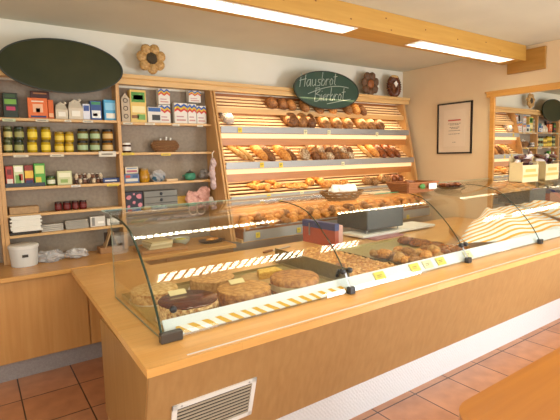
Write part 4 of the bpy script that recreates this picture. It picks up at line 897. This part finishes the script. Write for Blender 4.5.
packet(90, 105, 216.5, z, 'white_carton', 'white carton on the fifth shelf beside the leaflets', 'carton', 'D2CCC4', [(.1, .3, .1, .9, '8A8580'), (.5, .9, .3, .5, 'EDE9E2')]); packet(107, 119, 218.5, z, 'white_carton', 'small white carton at the right end of the fifth shelf', 'carton', 'D8D2C8', [(.2, .8, .2, .5, 'B4ADA4')])
# on the worktop under the left shelf
bk = empty('bucket', (.285, 3.86, WT + .001), 'white plastic bucket with a lid on the left of the back worktop', 'bucket')
MB().lathe([(.088, 0), (.098, .12), (.098, .14)], 32).build('pail', mat('bucket_white', '#D2CFCB', rough=.35), bk, smooth=True); MB().lathe([(.102, .135), (.104, .14), (.104, .155), (.096, .16)], 32).build('lid', mat('bucket_lid', '#E0DDD9', rough=.35), bk, smooth=True)
MB().box(-.02, .02, -.101, -.096, .075, .095).build('sticker', M_ink, bk)
rnd = random.Random(4)
t = empty('clear_bag', (.56, 3.88, WT + .001), 'crumpled clear plastic bags on the back worktop beside the bucket', 'plastic bag')
mb = MB()
for i in range(7): mb.blob((rnd.uniform(-.14, .14), rnd.uniform(-.04, .06), .035), rnd.uniform(.05, .09), .05, rnd.uniform(.025, .05), 12, 8, .28, flat=.7)
mb.build('crumpled_film', mat('crinkled_film', '#DAD6D6', rough=.25, alpha=.45), t)
t = empty('carton_flap', (.93, 3.93, WT + .001), 'open brown cardboard box with a standing flap below the left shelf', 'cardboard box')
MB().box(-.09, .09, -.06, .06, 0, .05).build('box', mat('kraft_dark', '#9B7048', rough=.7), t); MB().box(-.004, .004, -.05, .05, .0, .17, Matrix.Translation((-.05, -.02, .04)) @ Matrix.Rotation(.35, 4, 'Y')).box(-.003, .003, -.05, .05, .0, .15, Matrix.Translation((.06, -.02, .04)) @ Matrix.Rotation(-.3, 4, 'Y')).build('flap', mat('kraft', '#A4835C', '#B39066', rough=.7), t)
MB().box(-.04, .05, .0, .01, .05, .17).build('dark_gap', plain('3A2A20', .8), t)  # dark plate standing in for the shade between the flaps

for k_, (px, py, w_, h_, c_, lab) in enumerate(((9, 120, .085, .022, 'B9C09A', 'pale green price strip at the left end of the highest left shelf edge'), (42, 120.5, .09, .02, 'C9BFA8', 'cream price strip under the orange cards'),
        (68, 121, .05, .018, 'CFC6B2', 'small cream price strip under the cream bags'), (88, 121.5, .08, .018, 'CFC6B2', 'cream price strip under the narrow white and blue carton'), (21, 156, .10, .018, 'D6CBB4', 'cream price strip under the yellow jars, left one'),
        (57, 155.5, .10, .018, 'D6CBB4', 'cream price strip under the squat yellow jars'), (107.5, 154, .14, .045, 'CDC4B4', 'large white price card hanging below the black-lidded jars'), (76, 186, .07, .018, 'D6D0C8', 'white price strip under the heaped wrapped sweets'),
        (113, 185, .10, .018, 'D9B83A', 'yellow price strip under the blue booklets'), (128, 154, .11, .02, 'D9B83A', 'yellow price strip under the brown spread jar'), (166, 154.5, .09, .02, 'D9B83A', 'yellow price strip under the woven bowl'),
        (128, 123.5, .08, .018, 'D8CDB8', 'cream price strip under the gingerbread card'), (150, 124, .09, .018, 'D8CDB8', 'cream price strip under the blue and white biscuit box'), (176, 125, .07, .018, 'D8CDB8', 'cream price strip under the flour packets'), (200, 126, .06, .018, 'D8CDB8', 'cream price strip at the right end under the flour packets'))):
    p = at(px, py, D0 - .003); t = empty('price_strip', p, lab, 'price strip', 'price strips on the wall shelf edges')
    MB().box(-w_ / 2, w_ / 2, -.001, .001, -h_ / 2, h_ / 2).build('card', plain(c_, .6), t); MB().box(-w_ * .35, w_ * .3, -.0016, -.001, -h_ * .15, h_ * .1).build('print', plain('7A7062', .7), t)
# second shelf unit
z = ZB[0]
t = empty('gingerbread_figure', (at(125.5, 105, YO).x, YO, z + .001), 'patterned iced gingerbread card at the left of the highest right-hand shelf', 'gingerbread')
x_, w_, hh = size(121.5, 130, 93, z); MB().plate([(-w_ / 2, 0), (w_ / 2, 0), (w_ / 2, hh * .8), (0, hh), (-w_ / 2, hh * .8)], 0, .015).build('figure', plain('B9A68C', .6), t)
mb = MB()
for i in range(3):
    c0 = hh * (.2 + .27 * i); MB().tube([(.018 * math.cos(a), -.002, c0 + .018 * math.sin(a)) for a in [q * PI / 5 for q in range(11)]], .003, 5).build('icing_ring', plain('3A2620', .6), t)
packet(129.5, 145.5, 90, z, 'cereal_box', 'tall green and yellow cereal carton on the highest right-hand shelf', 'box', 'DDB964', [(.08, .92, .62, .93, '4F8A34'), (.2, .8, .70, .84, 'DDE8C0'), (.1, .9, .3, .5, 'E8D8A0'), (.4, .9, .08, .25, '6FA04A'), (.05, .5, .12, .22, '8A5A2C')], dep=.07)
packet(147.5, 161, 107, z, 'biscuit_box', 'low blue and white box in front of the tall flour packets', 'box', 'D8D0C4', [(.05, .95, .7, .95, '2A5A9A'), (.3, .9, .15, .5, '2A2624')], dep=.05, y=YO - .015)
def flour(px0, px1, pyt, z, label, y=YO, dep=.06):
    t = packet(px0, px1, pyt, z, 'flour_packet', label, 'packet', 'DCD4C8', [(.15, .85, .12, .2, 'C08A80'), (.15, .7, .3, .36, 'B9868A')], 'white flour packets with a zigzag band', y=y, dep=dep)
    x_, w_, hh = size(px0, px1, pyt, z, y); n = 5
    for k_, c_ in enumerate(('D23A2A', 'E8C22E', '2F57A8')):
        mb = MB(); top = hh * (.66 + .1 * k_)
        out = [(-w_ / 2 + w_ * i / 4, top + (.02 if i % 2 else 0)) for i in range(5)]; low = [(a, b - hh * .15) for a, b in out][::-1]
        for i in range(4): mb.plate([out[i], out[i + 1], (out[i + 1][0], out[i + 1][1] - hh * .12), (out[i][0], out[i][1] - hh * .12)], -.0016, 0)
        mb.build('zigzag_band', plain(c_, .5), t)
    return t
flour(158.5, 170, 105, z, 'flour packet in the lower row, leftmost, beside the blue box'); flour(174, 187, 103, z, 'flour packet in the lower row, widest one left of centre'); flour(187.5, 196, 104, z, 'flour packet in the lower row, third from the left'); flour(196.5, 206, 106, z, 'flour packet in the lower row, rightmost')
zz = z + size(158.5, 170, 105, z)[2] + .006; flour(158, 169.5, 89, zz, 'flour packet in the upper row on the left, above the blue box'); zz = z + size(187.5, 196, 103, z)[2] + .006; flour(188.5, 200.5, 91, zz, 'flour packet in the upper row on the right')
z = ZB[1]
jar(122, 132, z, 'brown spread jar with a white lid on the second right-hand shelf', '3E1E12', 'E4DFD8', 'D8D0C8', .085, None)
t = empty('wicker_bowl', (at(165.5, 145, YO).x, YO + .015, z + .001), 'brown woven bowl with white whisk handles on the second right-hand shelf', 'bowl')
mb = MB()
for lv, (rr, zz) in enumerate(((.09, .01), (.11, .028), (.122, .046), (.125, .064), (.115, .082), (.10, .095))): mb.tube([(rr * math.cos(2 * PI * i / 24), .42 * rr * math.sin(2 * PI * i / 24), zz) for i in range(25)], .012, 6)
mb.build('woven_wall', mat('wicker_brown', '#6A4526', '#8E6238', rough=.6, noise=50, bump=.6), t); MB().lathe([(.085, 0), (.10, .07)], 20, Matrix.Scale(.42, 4, (0, 1, 0))).build('liner', plain('4A3020', .8), t)
for dx, hh in ((-.045, .125), (.01, .14), (.05, .13)): MB().tube([(dx, 0, .08), (dx + .008, 0, hh)], .008, 6).build('handle', M_paper, t)
o = MB().slab([(-.06, 0), (.06, 0), (.06, .05), (-.06, .05)], 0, .006).build('dark_plate', plain('2A2622', .5)); o.location = (at(201, 149, YO).x, YO, z + .001); tag(o, 'thin dark slate lying right of the woven bowl', 'plate')
z = ZB[2]
t = packet(124, 139, 174, z, 'biscuit_tin', 'lower patterned blue and red tin at the left of the third right-hand shelf', 'tin', '5A6A8A', [(.1, .9, .2, .5, 'C8C4B8'), (.1, .4, .6, .85, 'B23A30'), (.55, .9, .6, .85, '2D4A7A')], y=YO - .01)
zz = z + size(124, 139, 174, z, YO - .01)[2] + .003
packet(125, 138, 167, zz, 'biscuit_tin', 'upper cream and pink tin stacked at the left of the third right-hand shelf', 'tin', 'CFC4AE', [(.1, .9, .2, .5, 'A8566A'), (.1, .9, .7, .85, '5F7A9A')], y=YO - .01)
t = empty('honey_jar', (at(145, 172, YO).x, YO + .03, z + .001), 'tall amber glass jar behind the stacked tins', 'jar'); MB().lathe([(.04, 0), (.05, .03), (.048, .08), (.035, .10), (.036, .115)], 20).build('glass_body', mat('amber', '#A97818', rough=.15), t, smooth=True); MB().lathe([(.038, .11), (.038, .125)], 20).build('lid', plain('8A6A2A', .4), t)
t = empty('clear_basket', (at(158, 172, YO).x, YO + .01, z + .001), 'crinkled clear gift bag with teal contents on the third right-hand shelf', 'gift bag')
mb = MB(); rnd = random.Random(8)
for i in range(5): mb.blob((rnd.uniform(-.035, .035), 0, .03 + rnd.uniform(0, .02)), .03, .03, .028, 8, 6, .2)
mb.build('contents', plain('1F4F66', .4), t); MB().blob((0, 0, .055), .065, .04, .055, 12, 8, .2).build('bag', mat('crinkled_film', '#DAD6D6', rough=.25, alpha=.45), t)
t = empty('teapot', (at(190.5, 174, YO).x, YO + .01, z + .001), 'small green lidded pot on the third right-hand shelf', 'pot')
MB().lathe([(.035, 0), (.05, .015), (.053, .045), (.045, .065), (.04, .068)], 24).build('body', mat('glaze_green', '#3E8A70', rough=.2), t, smooth=True); MB().lathe([(.042, .068), (.03, .08), (.006, .084), (.008, .095), (.004, .10)], 20).build('lid', mat('glaze_dark', '#3A3A30', rough=.3), t, smooth=True)
MB().tube([(-.05, 0, .05), (-.075, 0, .045), (-.075, 0, .025), (-.048, 0, .018)], .005, 6).build('handle', MATS['glaze_green'], t)
o = MB().bbox(-.055, .055, 0, .04, 0, .022, .003).build('note_block', plain('D6B48C', .6)); o.location = (at(172, 178, YO).x, YO - .01, z + .001); tag(o, 'small peach note block left of the green pot', 'note block')
t = empty('cellophane_bag', (at(206, 173, YO).x, YO + .01, z + .001), 'grey crinkled cellophane bag at the right of the third right-hand shelf', 'bag'); mb = MB()
for i in range(5): mb.blob((rnd.uniform(-.04, .04), 0, .04 + rnd.uniform(-.01, .03)), .04, .03, .035, 9, 7, .25, flat=.8)
mb.build('cellophane', plain('77706C', .3), t); MB().blob((.03, -.02, .05), .02, .012, .02, 8, 6, .25).build('knot', plain('B7A79C', .4), t)
z = ZB[3]
t = packet(125, 142.5, 192, z, 'floral_box', 'dark box with pink flowers at the left of the fourth right-hand shelf', 'box', '26202E', [], y=YO - .01, dep=.09)
x_, w_, hh = size(125, 142.5, 192, z, YO - .01); mb = MB()
for u, v, r_ in ((-.3, .72, .022), (.28, .75, .024), (-.02, .45, .014), (-.33, .25, .014), (.32, .3, .022), (0, .1, .012), (0, .88, .01)): MB().lathe([(r_, 0), (r_ * .8, .0015)], 9, Matrix.Translation((u * w_, 0, v * hh)) @ Matrix.Rotation(PI / 2, 4, 'X'), jit=.15).build('printed_flower', plain('C87A86', .5), t)
t = empty('drawer_box', (at(160.5, 200, YO).x, YO - .015, z + .001), 'grey three-drawer paper box on the fourth right-hand shelf', 'drawer box'); x_, w_, hh = size(143.5, 177.5, 190.5, z, YO - .015); w_ /= 2
MB().bbox(-w_, w_, 0, .10, 0, hh, .002).build('case', plain('5E5C58', .6), t)
for k_ in range(3):
    q = MB().bbox(-w_ + .005, w_ - .005, -.008, 0, hh * (k_ / 3) + .004, hh * ((k_ + 1) / 3) - .003, .0015).build('drawer', plain('7A7771', .6), t)
    MB().lathe([(.013, 0), (.014, .006), (.009, .010)], 12, Matrix.Translation((0, -.008, hh * (k_ + .5) / 3)) @ Matrix.Rotation(PI / 2, 4, 'X')).build('knob', M_dark, q)
o = MB().bbox(-.075, .075, 0, .05, 0, .10, .004).build('yellow_folder', plain('C49A3E', .6)); o.location = (at(181, 200, YO).x, YO + .03, z + .001); tag(o, 'mustard yellow folder standing behind the pink cloth', 'folder')
t = empty('pink_cloth', (at(198, 200, YO).x, YO - .03, z + .001), 'crumpled pink cloth bag with a looped handle hanging over the fourth shelf edge', 'cloth bag')
mb = MB(); rnd = random.Random(21)
for i in range(9): mb.blob((rnd.uniform(-.09, .09), rnd.uniform(-.01, .02), .07 + rnd.uniform(-.05, .05)), rnd.uniform(.04, .075), .03, rnd.uniform(.045, .07), 10, 8, .25)
mb.build('fabric', mat('pink_fabric', '#C9958A', '#D8A79C', rough=.8), t); 
for dx in (-.08, .0): MB().tube([(dx + .045 * math.cos(a), -.03, -.02 + .06 * math.sin(a)) for a in [PI * 2 * i / 16 for i in range(17)]], .005, 6).build('handle_loop', mat('cord_cream', '#D8C4B0', rough=.7), t)
MB().blob((.12, -.01, .04), .03, .015, .04, 8, 6, .15).build('tassel', mat('pale_fabric', '#D8CCC4', rough=.7), t)
t = empty('hanging_towel', (at(218, 178, 3.70).x - .03, 3.72, 1.28), 'pale lilac towel hanging on the side of the bread rack', 'towel'); mb = MB()
for i in range(5): mb.blob((-.01 + .006 * math.sin(i * 2), .012 * (i % 2), .02 + i * .05), .028, .03, .045, 8, 6, .15)
mb.build('fabric', mat('lilac_fabric', '#B8A0A0', rough=.8), t); MB().tube([(0, .02, .25), (.005, .03, .31), (.035, .05, .33)], .003, 6).build('hanging_loop', M_paper, t)
# on the back worktop right part, seen through the glass
t = empty('wood_tray', (1.30, 3.72, WT + .001), 'shallow wooden tray with stacked cream boards behind the left end of the case', 'tray'); MB().bbox(-.20, .20, -.13, .12, 0, .03, .004).build('tray_base', mat('tray_brown', '#9A6A38', rough=.5), t)
for i in range(4): MB().bbox(-.13, .07, -.10, .08, .03 + i * .016, .044 + i * .016, .002, Matrix.Rotation(.06 * i, 4, 'Z')).build('board', plain(('C9B68C', 'BBA67C', 'D2C29A', 'C4AE80')[i], .5), t)
t = empty('glass_bowl', (1.52, 3.80, WT + .001), 'glass bowl with yellow sweets on the back worktop', 'bowl'); MB().lathe([(.05, 0), (.085, .04), (.09, .065), (.084, .065), (.05, .006)], 28).build('bowl', mat('bowl_glass', '#C8C8BC', rough=.1, alpha=.5), t, smooth=True)
MB().blob((0, 0, .04), .065, .065, .022, 14, 8, .12).build('sweets', plain('C9C23A', .4), t)
t = empty('oval_platter', (1.80, 3.74, WT + .001), 'dark oval platter with pastry scraps on the back worktop', 'platter'); MB().lathe([(.09, 0), (.13, .02), (.125, .022), (.01, .006)], 30, Matrix.Scale(.7, 4, (0, 1, 0))).build('platter', plain('4A3424', .35), t)
MB().blob((0, 0, .025), .05, .03, .014, 10, 6, .2).blob((.05, .02, .024), .03, .03, .012, 10, 6, .2).build('scraps', B_gold, t)

# ---------------------------------------------------------------- table in the near right corner
tb = empty('pine_table', (1.9, .3, 0), 'rounded corner of an orange pine table in the near right', 'table')
def rrect(x0, x1, y0, y1, r, n=8):
    out = []
    for cx, cy, a0 in ((x1 - r, y1 - r, 0), (x0 + r, y1 - r, PI / 2), (x0 + r, y0 + r, PI), (x1 - r, y0 + r, 3 * PI / 2)):
        for i in range(n + 1): a = a0 + PI / 2 * i / n; out.append((cx + r * math.cos(a), cy + r * math.sin(a)))
    return out
def pine_mat():
    m = wood('pine_top', '#B26C1C', '#BF7822', 'x', rough=.32, fine=.8); return m
MB().slab(rrect(-.76, .76, -.49, .49, .12), .715, .75).build('tabletop', pine_mat(), tb)
for x, y in ((.53, .14), (.78, -.1), (.0, .33)):
    MB().lathe([(.012, 0), (.010, .0006)], 12, Matrix.Translation((-.76 + x, y, .75)) @ Matrix.Scale(1.7, 4, (1, 0, 0))).build('knot', mat('table_knot', '#7E4412', rough=.4), tb)
MB().box(-.64, .64, -.37, .37, .62, .715).build('apron', MATS['pine_top'], tb)
for x in (-.62, .62):
    for y in (-.35, .35): MB().lathe([(.028, 0), (.034, .3), (.036, .65)], 14, Matrix.Translation((x, y, 0))).build('leg', MATS['pine_top'], tb)
